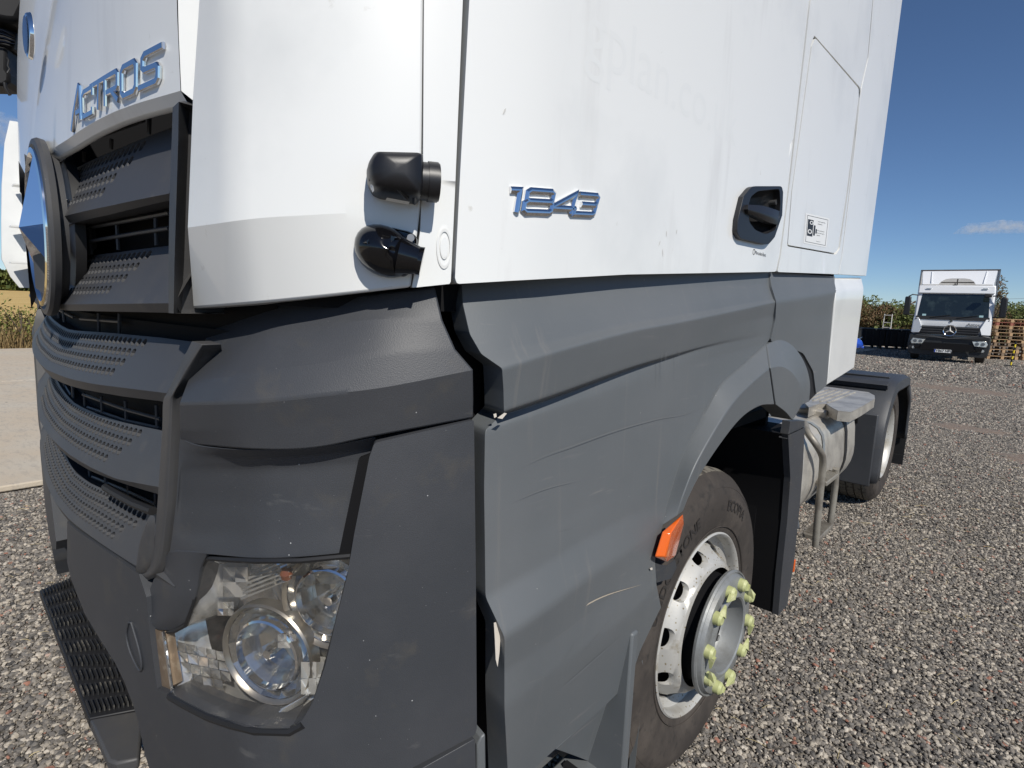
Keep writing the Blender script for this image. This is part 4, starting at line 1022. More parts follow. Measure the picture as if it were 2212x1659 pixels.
def front_wheel():
    o = Vector((1.285, 0, TR)); 
    w0 = MB(); w0.lathe([(.30, -.004), (.302, .004), (.297, .008), (.291, .004), (.286, -.006), (.284, -.03), (.262, -.045), (.258, -.16)], o, n=96)
    rim = w0.build('wheel_rim', 'rimwhite', T, smooth=35)
    m2 = MB(); m2.lathe([(.2575, -.05), (.2565, -.17), (.10, -.20)], o, n=64); m2.build('rim_well', 'rimdark', rim)
    # dish cone with ten ventilation holes
    mb = MB(); ND = 10
    prof = [(.264, -.10), (.257, -.062), (.247, -.034), (.225, .004), (.204, .024), (.192, .028)]
    def pt(a, q):
        k = min(int(q), len(prof)-2); t = q-k; r = prof[k][0]*(1-t)+prof[k+1][0]*t; x = prof[k][1]*(1-t)+prof[k+1][1]*t
        return o+Vector((x, r*math.sin(a), r*math.cos(a)))
    for i in range(ND):
        a0 = 2*math.pi*(i+.28)/ND; a1 = a0+2*math.pi/ND
        K = 24; ac = (a0+a1)/2; qc = 2.75; outer = []; ring = []
        for j in range(K):
            t = 2*math.pi*j/K; cx, cy = math.cos(t), math.sin(t); sc_ = 1/max(abs(cx), abs(cy))
            outer.append((ac+(a1-a0)/2*cx*sc_, 2.75+1.25*cy*sc_)); ring.append((ac+(a1-a0)*.22*cx, qc+.8*cy))
        vs = [pt(*q) for q in outer]+[pt(*q) for q in ring]+[pt(*q)+Vector((-.02, 0, 0)) for q in ring]
        mb.add(vs, [(j, (j+1) % K, K+(j+1) % K, K+j) for j in range(K)]+[(K+j, K+(j+1) % K, 2*K+(j+1) % K, 2*K+j) for j in range(K)])
        n = 6
        for (qa, qb) in ((0, .75), (.75, 1.5), (4, 4.5), (4.5, 5)):
            vs = []
            for j in range(n+1): a = a0+(a1-a0)*j/n; vs += [pt(a, qa), pt(a, qb)]
            mb.add(vs, [(2*j, 2*j+1, 2*j+3, 2*j+2) for j in range(n)])
    mb.build('vented_disc', 'rimwhite', rim, smooth=50, merge=True)
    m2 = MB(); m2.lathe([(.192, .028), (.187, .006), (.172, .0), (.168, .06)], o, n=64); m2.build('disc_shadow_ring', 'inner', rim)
    # hub ring flange with bore
    h = MB(); X0 = .060
    h.lathe([(.172, X0-.002), (.190, X0), (.198, X0+.004), (.200, X0+.012), (.197, X0+.018), (.193, X0+.018), (.1905, X0+.014), (.188, X0+.020), (.184, X0+.028), (.178, X0+.030), (.140, X0+.030), (.131, X0+.036), (.122, X0+.038), (.117, X0+.034), (.115, X0-.022), (.110, X0-.03)], o, n=96)
    hub = h.build('hub_ring', 'hub', T, smooth=30)
    m3 = MB(); m3.lathe([(.112, X0-.03), (.08, X0-.06), (.07, X0-.03), (.045, X0-.015), (.001, X0-.015)], o, n=48); m3.build('hub_centre', 'inner', hub)  # black colour stands in for the shade deep in the bore
    m4 = MB()
    for i in range(8):
        a = 2*math.pi*i/8; c_ = o+Vector((X0-.04, .095*math.sin(a), .095*math.cos(a))); m4.cyl(c_, c_+Vector((.02, 0, 0)), .010, 6)
        nm = MB(); nm.cyl(c_, c_+Vector((.02, 0, 0)), .010, 6); nm.build('hub_bolt', 'steel', hub)
    # nuts with pointers, in pairs pointing at each other
    angs = [R(a) for a in (12, 48, 84, 120, 156, 192, 228, 264, 300, 336)]
    for i, a in enumerate(angs):
        c_ = o+Vector((X0+.026, -.160*math.sin(a), .160*math.cos(a)))
        nb = MB(); nb.cyl(c_, c_+Vector((.020, 0, 0)), .0205, 20, r2=.0195); nb.cyl(c_+Vector((.020, 0, 0)), c_+Vector((.027, 0, 0)), .0195, 20, r2=.014)
        s = 1 if i % 2 == 0 else -1
        td = Vector((0, -math.cos(a)*s, -math.sin(a)*s)); rd = Vector((0, -math.sin(a), math.cos(a)))
        x_ = Vector((1, 0, 0)); b = c_+x_*.014
        nb.add([b+rd*.012+td*.010, b-rd*.012+td*.010, b+td*.047+x_*.004, b+rd*.009+td*.010+x_*.018, b-rd*.009+td*.010+x_*.018, b+td*.045+x_*.010], [(0, 1, 2), (3, 5, 4), (0, 2, 5, 3), (1, 4, 5, 2), (0, 3, 4, 1)])
        nb.build('wheel_nut_indicator', 'yellow', hub, smooth=35)
        sh = MB(); sh.cyl(c_+Vector((-.008, 0, 0)), c_+Vector((.004, 0, 0)), .020, 6); sh.build('wheel_nut', 'hub', hub, smooth=20)
    t = tyre(T, o)
    sidewall_text(t, o, 'BRIDGESTONE', R(68), .378, .052)
    sidewall_text(t, o, 'ECOPIA', R(-14), .378, .05)
    sidewall_text(t, o, '315/70 R22.5', R(-120), .385, .035)
    mb = MB(); mb.tube([o+Vector((-.02, .13, -.22)), o+Vector((.0, .10, -.262)), o+Vector((.004, .06, -.28))], .005, 8); mb.build('tyre_valve', 'rimdark', rim)
front_wheel()
mb = MB(); mb.box((.55, 0, .5), (1.2, .09, .1)); mb.box((.55, .25, .75), (.09, 1.4, .2)); mb.build('front_axle', 'inner', T)

# mud flap behind the front wheel: a curved guard across the wheel house
def flap():
    mb = MB()
    pr = [(1700, 948), (1703, 1055), (1696, 1150), (1686, 1244), (1680, 1325)]
    pl = [(1737, 915), (1734, 992), (1727, 1080), (1714, 1204), (1698, 1309)]
    A = [atx(x, y, XS-.0) for x, y in pr]; B = [atx(x, y, XS-.0) for x, y in pl]
    vs = []; n = len(A)
    for a, b in zip(A, B):
        zc = (a.z+b.z)/2
        vs += [Vector((XS, a.y, zc)), Vector((XS, b.y, zc)), Vector((XS-.45, a.y+.0, zc)), Vector((XS-.45, b.y, zc))]
    for i in range(n-1):
        k = 4*i; mb.add([], [])
    mb.add(vs, [(4*i+a, 4*i+b, 4*i+4+b, 4*i+4+a) for i in range(n-1) for a, b in ((0, 1), (1, 3), (3, 2), (2, 0))]+[(0, 2, 3, 1), (4*n-4, 4*n-3, 4*n-1, 4*n-2)])
    o = mb.build('mud_flap', 'inner', T, smooth=40)
    m2 = MB(); v2 = []
    for a, b in zip(A, B):
        zc = (a.z+b.z)/2; v2 += [Vector((XS+.004, a.y-.004, zc)), Vector((XS+.004, b.y+.002, zc)), Vector((XS-.02, a.y-.004, zc))]
    m2.add(v2, [(3*i+a_, 3*i+b_, 3*i+3+b_, 3*i+3+a_) for i in range(n-1) for a_, b_ in ((0, 1), (2, 0))]); m2.build('flap_edge', 'plastic', o, smooth=40)
    return o
mf = flap()
panel('flap_cap', [(1700, 948), (1703, 940), (1708, 910), (1738, 909), (1738, 919), (1720, 935)], 'plastic', mf, d=.0, thick=.03, bevel=.003)
p = atx(1715, 1222, XS+.002); mb = MB(); mb.box(p, (.008, .016, .055)); mb.build('flap_reflector', 'amber', mf, bevel=.002)
mb = MB(); mb.box((.86, .45, 1.12), (.7, .5, .04)); mb.box((.86, .68, .85), (.7, .03, .55)); mb.box((.5, .3, .8), (.03, .9, .9)); mb.build('wheel_house', 'inner', T, smooth=0)

# ------------------------------------------------------------------ rear: chassis, tank, steps, mudguard, rear wheel
def chassis():
    mb = MB()
    for x in (-.42, .42): mb.box((x, 2.5, .85), (.07, 5.0, .27))
    for y in (.9, 1.8, 2.8, 3.7, 4.6): mb.box((0, y, .85), (.8, .08, .2))
    mb.box((0, 3.7, .5), (1.7, .16, .16)); mb.cyl((0, 3.62, .5), (0, 3.78, .5), .2, 20)
    mb.box((0, 3.7, 1.12), (.9, .9, .08))
    return mb.build('chassis_frame', 'inner', T, smooth=0)
chassis()
# fuel tank: rounded D section
def tank():
    xo = 1.20; zt, zb_ = .915, .33; y0, y1 = 1.42, 2.62; mb = MB()
    sec = rounded([(.45, zt), (xo-.03, zt), (xo+.0, zb_+.22), (xo-.16, zb_), (.45, zb_)], [0, .12, .30, .14, 0])
    ys = [(y0, .93), (y0+.02, .985), (y0+.05, 1), (y1-.05, 1), (y1, .95)]
    cx, cz = .8, (zt+zb_)/2; k = len(sec); vs = []
    for y, s in ys: vs += [Vector((cx+(x-cx)*s, y, cz+(z-cz)*s)) for x, z in sec]
    mb.add(vs, [(i*k+j, i*k+(j+1) % k, (i+1)*k+(j+1) % k, (i+1)*k+j) for i in range(len(ys)-1) for j in range(k)]+[tuple(range(k)), tuple(range(len(vs)-k, len(vs)))])
    t = mb.build('fuel_tank', 'alu', T, smooth=35)
    for yy, wd, mt in ((1.76, .045, 'greyblue'), (2.28, .06, 'black')):
        m2 = MB(); vs = []
        for y in (yy, yy+wd): 
            for s in (1.012,): vs += [Vector((cx+(x-cx)*s, y, cz+(z-cz)*s)) for x, z in sec]
        m2.add(vs, [(j, (j+1) % k, k+(j+1) % k, k+j) for j in range(k)]); m2.build('tank_strap', mt, t, smooth=35)
    m2 = MB(); m2.cyl((xo-.22, 1.42, zb_+.06), (xo-.22, 1.46, zb_-.04), .015, 10); m2.cyl((xo-.12, 1.75, zb_+.03), (xo-.10, 1.75, zb_-.05), .02, 8); m2.build('drain_plug', 'steel', t)
    # second smaller reservoir ahead of it with bracketry
    m3 = MB(); m3.lathe([(.001, 1.02), (.1, 1.03), (.12, 1.06), (.12, 1.28), (.1, 1.31), (.001, 1.32)], (0, 0, 0), n=8)
    res = MB(); vs = []
    res.box((.95, 1.15, .80), (.2, .26, .26)); res.build('battery_box', 'greyblue', T, bevel=.03)
    res = MB(); res.cyl((.98, .98, .50), (.98, 1.34, .50), .13, 24); res.build('air_tank', 'plastic', T, bevel=.03)
    res = MB(); res.tube([(.8, .9, .62), (1.0, 1.0, .63), (1.16, 1.04, .62)], .018, 8); res.tube([(.8, .9, .47), (1.0, .98, .44), (1.16, 1.03, .44)], .018, 8); res.build('bracket_pipe', 'tube', T)
    res = MB(); res.tube([(.98, 1.0, .7), (1.02, 1.02, .75), (.99, 1.03, .82), (1.05, 1.0, .9)], .008, 8); res.tube([(1.0, 1.05, .9), (1.03, 1.03, .8), (1.0, 1.06, .7), (.9, 1.1, .6)], .006, 8); res.build('air_hose', 'black', T)
tank()
# aluminium walkway
def walk():
    top = [atz(x, y, .985) for x, y in ((1749, 850), (1784, 835), (1876, 847), (1889, 854), (1890, 861), (1862, 878), (1838, 890), (1810, 887), (1795, 879), (1785, 872), (1768, 872), (1748, 880), (1738, 870))]
    mb = MB(); mb.prism([Vector((p.x, p.y, .985)) for p in top], (0, 0, -.005)); 
    a = mb.build('walkway_plate', 'alu', T, smooth=0)
    edge = top[4:12]; m2 = MB()
    for p, q in zip(edge[:-1], edge[1:]):
        m2.prism([Vector((p.x, p.y, .982)), Vector((q.x, q.y, .982)), Vector((q.x, q.y, .925)), Vector((p.x, p.y, .925))], (-.004, .004, 0))
    m2.build('walkway_edge', 'alu', a, smooth=0)
    x0 = min(p.x for p in top); x1 = max(p.x for p in top)
    ya = min(p.y for p in top); yb = max(p.y for p in top)
    for i in range(5):
        xx = x0+.06+i*(x1-x0-.2)/5
        m3 = MB(); m3.box((xx, (ya+yb)/2+.08, .989), (.012, (yb-ya)*.62, .007)); m3.build('grip_rib', 'alu', a, smooth=0)
    low = [atz(x, y, .93) for x, y in ((1722, 882), (1780, 885), (1797, 889), (1800, 900), (1785, 901), (1719, 900))]
    m4 = MB()
    L = [Vector((p.x, p.y, .93)) for p in low]
    A_, B_ = atx(1726, 883, 1.2), atx(1791, 889, 1.26)
    y0 = 1.02
    pq = atz(1793, 893, .93); m4.box((pq.x-.24, pq.y, .925), (.48, .15, .055)); s = m4.build('upper_tread_bracket', 'alu', T, bevel=.012)
walk()
def ladder():
    mb = MB(); X = 1.23; r = .018
    a = [atx(*q) for q in ((1738, 915, 1.12), (1745, 935, 1.17), (1764, 962, 1.22), (1776, 985, 1.235), (1777, 1010, 1.235), (1772, 1060, 1.235), (1767, 1110, 1.235), (1761, 1180, 1.235))]
    mb.tube(catmull([tuple(p) for p in a], 4), r, 14); mb.build('step_frame_tube', 'tube', T, smooth=50)
    ya = a[-1].y; b = [atx(*q) for q in ((1806, 1012, X), (1804, 1050, X), (1799, 1090, X), (1793, 1135, X))]
    m2 = MB(); m2.tube(b, r, 14); m2.build('step_frame_tube', 'tube', T, smooth=50)
    for (p, q) in (((1780, 1052), (1806, 1018)), ((1765, 1165), (1792, 1135))):
        A_, B_ = atx(*p, X), atx(*q, X); z = (A_.z+B_.z)/2
        m3 = MB(); c_ = (A_+B_)/2; m3.box((X-.03, c_.y, z), (.09, abs(B_.y-A_.y)+.02, .025)); s = m3.build('ladder_tread', 'tube', T, bevel=.004)
        n = int(abs(B_.y-A_.y)/.02)
        for i in range(n):
            m4 = MB(); m4.box((X-.03, min(A_.y, B_.y)+.02+i*.02, z+.016), (.08, .008, .008)); m4.build('tread_tooth', 'tube', s, smooth=0)
ladder()
RY = 3.72
def rear():
    o = Vector((1.20, RY, TR)); t = tyre(T, o, wid=.6)
    w0 = MB(); w0.lathe([(.30, 0), (.297, .006), (.288, 0), (.27, -.03), (.25, -.13), (.2, -.15), (.12, -.16), (.10, -.10), (.001, -.09)], o, n=64); w0.build('rear_wheel_rim', 'rimwhite', T, smooth=30)
    # shoulder lug slots on the tyre tread
    ns = 60
    for i in range(ns):
        a = 2*math.pi*i/ns
        if not (1.6 < a < 3.6): continue
    # mudguard: rounded arch with flat top
    def arc(r, zoff=.0):
        P = []
        P.append((RY-r-.06, .30)); P.append((RY-r-.05, .66)); P.append((RY-r+.03, .84)); P.append((RY-r*.72, .98)); P.append((RY-.25, 1.055)); P.append((RY+.28, 1.06)); P.append((RY+r*.62, 1.0)); P.append((RY+r*.92, .86)); P.append((RY+r+.02, .7)); P.append((RY+r+.05, .45))
        return P
    P = catmull(arc(.6), 4); mb = MB(); vs = []
    xs = [(1.262, -.11), (1.275, -.09), (1.268, -.02), (1.225, .0), (.66, .0)]
    for y, z in P:
        d = Vector((0, y-RY, z-.55)).normalized()
        for x, k in xs: vs.append(Vector((x, y, z))+d*k)
    K = len(xs); mb.add(vs, [(i*K+j, i*K+j+1, (i+1)*K+j+1, (i+1)*K+j) for i in range(len(P)-1) for j in range(K-1)])
    g = mb.build('rear_mudguard', 'plastic', T, smooth=35)
    so_ = g.modifiers.new('thickness', 'SOLIDIFY'); so_.thickness = .008; so_.offset = -1
    # front face plate of the mudguard with recess
    m2 = MB(); m2.box((.95, RY-.655, .55), (.56, .02, .55)); g2 = m2.build('guard_front_panel', 'plastic', g, bevel=.01)
    m3 = MB(); m3.box((1.06, RY-.668, .80), (.09, .02, .12)); m3.build('guard_recess', 'inner', g2, bevel=.003)
    m3 = MB(); m3.cyl((1.0, RY-.80, .86), (1.0, RY-.66, .86), .03, 14); m3.build('hose_coupling', 'rimdark', T)
    m3 = MB(); m3.box((.95, RY-.2, 1.065), (.5, .05, .012)); m3.box((.98, RY-.42, 1.02), (.5, .06, .04), Matrix.Rotation(R(25), 3, 'X')); m3.build('guard_joint_strap', 'plastic', g, bevel=.003)
    m4 = MB(); m4.box((.96, RY+.66, .47), (.6, .012, .5)); f = m4.build('rear_mud_flap', 'black', T)
    m5 = MB(); m5.box((.96, RY+.65, .25), (.6, .02, .09)); m5.build('flap_fringe', 'black', f)
rear()
def step_front():
    # black pedestrian step under the nose
    z = .40
    A_, B_ = atz(85, 1276, z), atz(160, 1246, z); 
    P = [atz(x, y, z) for x, y in ((85, 1275), (162, 1243), (207, 1326), (277, 1434), (311, 1529), (192, 1552))]
    mb = MB(); mb.prism(P, (0, 0, -.03)); s = mb.build('front_step', 'black', T, bevel=.003)
    rows = 10
    l0, l1 = P[0], P[5]; r0 = [P[1], P[2], P[3], P[4]]
    def right(t):
        q = t*3; k = min(int(q), 2); return r0[k].lerp(r0[k+1], q-k)
    M['step_worn'] = mat('worn_black_step_plastic', (.02, .02, .02), .6, var=[(30, (.12, .11, .09), .52, .7)])
    for i in range(rows):
        t0, t1 = (i+.2)/rows, (i+.78)/rows
        a0, a1, b0, b1 = l0.lerp(l1, t0), l0.lerp(l1, t1), right(t0), right(t1)
        n = 11; mm = MB()
        for j in range(n):
            u0, u1 = (j+.1)/n, (j+.42)/n
            q = [a0.lerp(b0, .03+u0*.94), a0.lerp(b0, .03+u1*.94), a1.lerp(b1, .03+u1*.94), a1.lerp(b1, .03+u0*.94)]
            mm.prism([p+Vector((0, 0, .001)) for p in q], (0, 0, .012))
        o = mm.build('step_ribs', 'step_worn', s, smooth=0); o['kind'] = 'stuff'
    Q = [atz(x, y, z-.002) for x, y in ((193, 1553), (310, 1532), (300, 1638), (252, 1648), (234, 1643))]
    mb = MB(); mb.prism(Q, (0, 0, -.03)); mb.build('step_end_plate', 'plastic_front', s, bevel=.006)
step_front()

# far side bits of the same truck ----------------------------------------
def far():
    mb = MB(); prof = [(20, 262), (9, 310), (3, 400), (2, 480), (3, 560), (22, 598), (41, 621)]
    L = [aty(x, y, F(-1.2)+.02) for x, y in prof]
    K = [Vector((max(-1.45, p.x), p.y, p.z)) for p in L]
    x0 = aty(8, 400, -1.27)
    vs = []
    for (x, y) in prof:
        p = atx(x, y, -1.22); vs += [p, p+Vector((.015, -.0, 0)), p+Vector((.06, .16, 0))]
    mb.add(vs, [(3*i+j, 3*i+j+1, 3*i+4+j, 3*i+3+j) for i in range(len(prof)-1) for j in range(2)])
    o = mb.build('far_corner_deflector', 'white', T, smooth=30)
    for y in (402, 490, 567):
        p = atx(3+(6 if y == 402 else 0), y, -1.2); m2 = MB(); m2.box(p+Vector((.07, .06, 0)), (.07, .08, .005)); m2.build('deflector_rib', 'white', o, smooth=0)
    # mirror and its bracket above, black
    m4 = MB()
    P = [atx(x, y, -1.15) for x, y in ((-60, -90), (70, -90), (62, 0), (40, 47), (18, 46), (-60, 30))]; m4.prism(P, (-.2, .12, 0)); mr = m4.build('far_mirror', 'black', T, bevel=.02)
    P = [atx(x, y, -1.2) for x, y in ((-60, 45), (10, 58), (36, 70), (26, 108), (-10, 94), (-60, 85))]; m5 = MB(); m5.prism(P, (-.1, .06, 0)); m5.build('mirror_arm', 'black', mr, bevel=.01)
    for k in range(4):
        m6 = MB(); m6.tube([atx(x, y, -1.18) for x, y in ((-40, 60+k*8), (5, 66+k*8), (32, 78+k*6))], .004, 6); m6.build('bellows_rib', 'gloss', mr)
    P = [atx(x, y, -1.2) for x, y in ((-60, 85), (14, 100), (14, 150), (21, 160), (20, 176), (8, 184), (-60, 182))]; m5 = MB(); m5.prism(P, (-.1, .06, 0)); m5.build('mirror_housing', 'black', mr, bevel=.01)
    m6 = MB(); m6.tube([atx(x, y, -1.16) for x, y in ((10, 178), (12, 190), (18, 200), (22, 206))], .006, 8); m6.tube([atx(x, y, -1.16) for x, y in ((14, 124), (19, 130), (17, 142), (21, 150), (16, 158))], .004, 8); m6.build('mirror_cable', 'black', mr)
far()

# ================================================================== ground
def struct(name, me_o): me_o['kind'] = 'structure'; return me_o
def ground_mat(name, cols, sc=55, base_var=None, bump=.6, bd=.012, patch=None):
    mt = bpy.data.materials.new(name); mt.use_nodes = True; t = mt.node_tree; b = t.nodes['Principled BSDF']; b.inputs['Roughness'].default_value = .92; b.inputs['Specular IOR Level'].default_value = .2
    tc = t.nodes.new('ShaderNodeTexCoord')
    v = t.nodes.new('ShaderNodeTexVoronoi'); v.inputs['Scale'].default_value = sc; t.links.new(tc.outputs['Object'], v.inputs[0])
    sp = t.nodes.new('ShaderNodeSeparateColor'); t.links.new(v.outputs['Color'], sp.inputs[0])
    rp = t.nodes.new('ShaderNodeValToRGB'); rp.color_ramp.interpolation = 'CONSTANT'
    while len(rp.color_ramp.elements) < len(cols): rp.color_ramp.elements.new(.5)
    for e, (p, c) in zip(rp.color_ramp.elements, cols): e.position = p; e.color = (*c, 1)
    t.links.new(sp.outputs[0], rp.inputs[0])
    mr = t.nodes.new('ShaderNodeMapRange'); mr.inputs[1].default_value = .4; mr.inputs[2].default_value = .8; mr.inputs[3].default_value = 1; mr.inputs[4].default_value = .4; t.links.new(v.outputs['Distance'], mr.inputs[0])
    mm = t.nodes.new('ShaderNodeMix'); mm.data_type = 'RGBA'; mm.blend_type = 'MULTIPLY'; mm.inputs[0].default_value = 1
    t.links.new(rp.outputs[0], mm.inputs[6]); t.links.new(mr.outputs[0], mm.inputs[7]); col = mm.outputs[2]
    if patch:
        n = t.nodes.new('ShaderNodeTexNoise'); n.inputs['Scale'].default_value = patch[0]; n.inputs['Detail'].default_value = 5; t.links.new(tc.outputs['Object'], n.inputs[0])
        pr = t.nodes.new('ShaderNodeMapRange'); pr.inputs[1].default_value = patch[1]; pr.inputs[2].default_value = patch[2]; pr.inputs[4].default_value = .75; t.links.new(n.outputs[0], pr.inputs[0])
        m2 = t.nodes.new('ShaderNodeMix'); m2.data_type = 'RGBA'; t.links.new(pr.outputs[0], m2.inputs[0]); t.links.new(col, m2.inputs[6]); m2.inputs[7].default_value = (*patch[3], 1); col = m2.outputs[2]
    t.links.new(col, b.inputs['Base Color'])
    bp = t.nodes.new('ShaderNodeBump'); bp.inputs['Strength'].default_value = bump; bp.inputs['Distance'].default_value = bd; bp.invert = True
    t.links.new(v.outputs['Distance'], bp.inputs['Height']); t.links.new(bp.outputs[0], b.inputs['Normal'])
    return mt
GC = [(0, (.14, .125, .11)), (.22, (.24, .215, .18)), (.42, (.19, .17, .148)), (.6, (.34, .30, .25)), (.75, (.10, .094, .088)), (.86, (.42, .37, .30)), (.98, (.27, .16, .12))]
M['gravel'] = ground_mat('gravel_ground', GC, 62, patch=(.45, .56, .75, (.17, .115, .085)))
def sheet(name, x0, x1, y0, y1, z, mt, nx=1, ny=1):
    mb = MB(); vs = [(x0+(x1-x0)*i/nx, y0+(y1-y0)*j/ny, z) for j in range(ny+1) for i in range(nx+1)]
    mb.add(vs, [(j*(nx+1)+i, j*(nx+1)+i+1, (j+1)*(nx+1)+i+1, (j+1)*(nx+1)+i) for j in range(ny) for i in range(nx)])
    o = mb.build(name, mt, smooth=0); o['kind'] = 'structure'; return o
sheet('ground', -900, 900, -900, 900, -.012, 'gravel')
M['concrete'] = mat('worn_concrete', (.5, .42, .32), .85, spec=.2, var=[(1.2, (.5, .45, .37), .4, .7), (7, (.36, .32, .27), .5, .8, (1, 3, 1)), (40, (.3, .27, .23), .62, .7)], bump=(50, .5), bumpd=.006, spots=[(1.5, .03, (.1, .09, .08))])
mb = MB()
ye = [-60+i*4.0 for i in range(31)]
cs = thing('tmp', None, None); bpy.data.objects.remove(cs)
road = sheet('concrete_road', -15.75, -3.6, -120, 120, .006, M['concrete'])
for i in range(6):
    for k in range(2):
        m2 = MB(); x0, x1 = (-15.7, -9.6) if k == 0 else (-9.57, -3.45); y0 = -9.5+i*5.0
        m2.box(((x0+x1)/2, y0+2.5, .02), (x1-x0, 4.97, .05)); m2.build('concrete_slab', 'concrete', road, bevel=.012)
M['soil'] = mat('dry_verge_soil', (.2, .13, .085), .95, var=[(6, (.3, .22, .13), .45, .65), (30, (.12, .08, .06), .5, .7)], bump=(20, .8), bumpd=.03)
sheet('verge', -30, -15.76, -200, 200, .0, 'soil')
M['field'] = mat('ripe_field', (.52, .36, .14), .95, spec=.1, var=[(.08, (.6, .43, .18), .4, .6), (.5, (.42, .29, .12), .5, .7, (1, .05, 1)), (9, (.4, .28, .11), .5, .7)], bump=(8, .8), bumpd=.05)
sheet('field', -420, -19, -500, 500, .25, 'field')
M['greenbank'] = mat('rough_grass', (.10, .12, .035), .95, var=[(.6, (.16, .16, .06), .45, .65)], bump=(3, .8), bumpd=.1)
sheet('grass_bank', -150, 200, 62, 500, .004, 'greenbank')

# loose gravel: real stones in the parts of the yard nearest the viewer
def stones():
    coll = bpy.data.collections.new('stone_shapes')
    mt = bpy.data.materials.new('gravel_stones'); mt.use_nodes = True; t = mt.node_tree; b = t.nodes['Principled BSDF']; b.inputs['Roughness'].default_value = .85; b.inputs['Specular IOR Level'].default_value = .25
    oi = t.nodes.new('ShaderNodeObjectInfo'); rp = t.nodes.new('ShaderNodeValToRGB'); rp.color_ramp.interpolation = 'LINEAR'
    cols = [(0, (.06, .058, .057)), (.2, (.145, .133, .12)), (.42, (.23, .205, .175)), (.6, (.165, .153, .14)), (.74, (.34, .30, .245)), (.9, (.45, .40, .33)), (.975, (.5, .45, .38)), (.985, (.3, .14, .1)), (1, (.34, .18, .13))]
    while len(rp.color_ramp.elements) < len(cols): rp.color_ramp.elements.new(.5)
    for e, (p, c) in zip(rp.color_ramp.elements, cols): e.position = p; e.color = (*c, 1)
    t.links.new(oi.outputs['Random'], rp.inputs[0])
    n = t.nodes.new('ShaderNodeTexNoise'); n.inputs['Scale'].default_value = 120; tc = t.nodes.new('ShaderNodeTexCoord'); t.links.new(tc.outputs['Object'], n.inputs[0])
    mr = t.nodes.new('ShaderNodeMapRange'); mr.inputs[1].default_value = .3; mr.inputs[2].default_value = .7; mr.inputs[3].default_value = .7; mr.inputs[4].default_value = 1.2; t.links.new(n.outputs[0], mr.inputs[0])
    mm = t.nodes.new('ShaderNodeMix'); mm.data_type = 'RGBA'; mm.blend_type = 'MULTIPLY'; mm.inputs[0].default_value = 1; t.links.new(rp.outputs[0], mm.inputs[6]); t.links.new(mr.outputs[0], mm.inputs[7]); t.links.new(mm.outputs[2], b.inputs['Base Color'])
    rnd = random.Random(2)
    for k in range(7):
        bm = bmesh.new(); bmesh.ops.create_icosphere(bm, subdivisions=2 if k < 4 else 1, radius=.5)
        sx, sy, sz = rnd.uniform(.8, 1.3), rnd.uniform(.6, 1), rnd.uniform(.45, .75)
        for v in bm.verts:
            q = noise.noise(v.co*2.3+Vector((k*7.1, 0, 0)))
            v.co = Vector((v.co.x*sx, v.co.y*sy, v.co.z*sz))*(1+.45*q)
        for _ in range(3):
            nn_ = Vector((rnd.gauss(0, 1), rnd.gauss(0, 1), rnd.gauss(0, 1))).normalized()
            for v in bm.verts:
                dd = v.co.dot(nn_)-.27
                if dd > 0: v.co -= nn_*dd*.8
        me = bpy.data.meshes.new('stone'); bm.to_mesh(me); bm.free(); me.materials.append(mt)
        for p in me.polygons: p.use_smooth = False
        coll.objects.link(bpy.data.objects.new('stone', me))
    def patch(poly, density, s0, s1, seed, nm='gravel_stones'):
        me = bpy.data.meshes.new(nm); me.from_pydata([(x, y, 0) for x, y in poly], [], [tuple(range(len(poly)))]); o = bpy.data.objects.new(nm, me); C.objects.link(o); o['kind'] = 'stuff'
        o.location.z = -.006
        ng = bpy.data.node_groups.new('scatter', 'GeometryNodeTree'); ng.interface.new_socket('Geometry', in_out='INPUT', socket_type='NodeSocketGeometry'); ng.interface.new_socket('Geometry', in_out='OUTPUT', socket_type='NodeSocketGeometry')
        N = ng.nodes; L = ng.links; i = N.new('NodeGroupInput'); out_ = N.new('NodeGroupOutput')
        dp = N.new('GeometryNodeDistributePointsOnFaces'); dp.inputs['Density'].default_value = density; dp.inputs['Seed'].default_value = seed
        ci = N.new('GeometryNodeCollectionInfo'); ci.inputs[0].default_value = coll; ci.inputs[1].default_value = True; ci.inputs[2].default_value = True
        ip = N.new('GeometryNodeInstanceOnPoints'); ip.inputs['Pick Instance'].default_value = True
        rv = N.new('FunctionNodeRandomValue'); rv.data_type = 'FLOAT_VECTOR'; rv.inputs[0].default_value = (-.5, -.5, 0); rv.inputs[1].default_value = (.5, .5, 6.28)
        rs = N.new('FunctionNodeRandomValue'); rs.data_type = 'FLOAT'; rs.inputs[2].default_value = 0; rs.inputs[3].default_value = 1
        pw = N.new('ShaderNodeMath'); pw.operation = 'POWER'; pw.inputs[1].default_value = 3.2
        mr_ = N.new('ShaderNodeMapRange'); mr_.inputs[3].default_value = s0; mr_.inputs[4].default_value = s1
        L.new(i.outputs[0], dp.inputs[0]); L.new(dp.outputs['Points'], ip.inputs['Points']); L.new(ci.outputs[0], ip.inputs['Instance']); L.new(rv.outputs[0], ip.inputs['Rotation'])
        L.new(rs.outputs[1], pw.inputs[0]); L.new(pw.outputs[0], mr_.inputs[0]); L.new(mr_.outputs[0], ip.inputs['Scale']); L.new(ip.outputs[0], out_.inputs[0])
        md = o.modifiers.new('scatter', 'NODES'); md.node_group = ng
        return o
    patch([(.6, -1.2), (3.6, -1.2), (3.8, 3.2), (.6, 3.2)], 12500, .007, .027, 1)
    patch([(.3, 3.2), (3.8, 3.2), (4.2, 8), (.3, 8)], 6500, .009, .029, 2)
    patch([(.0, 8), (4.2, 8), (4.6, 16), (-2, 16)], 2200, .017, .042, 3)
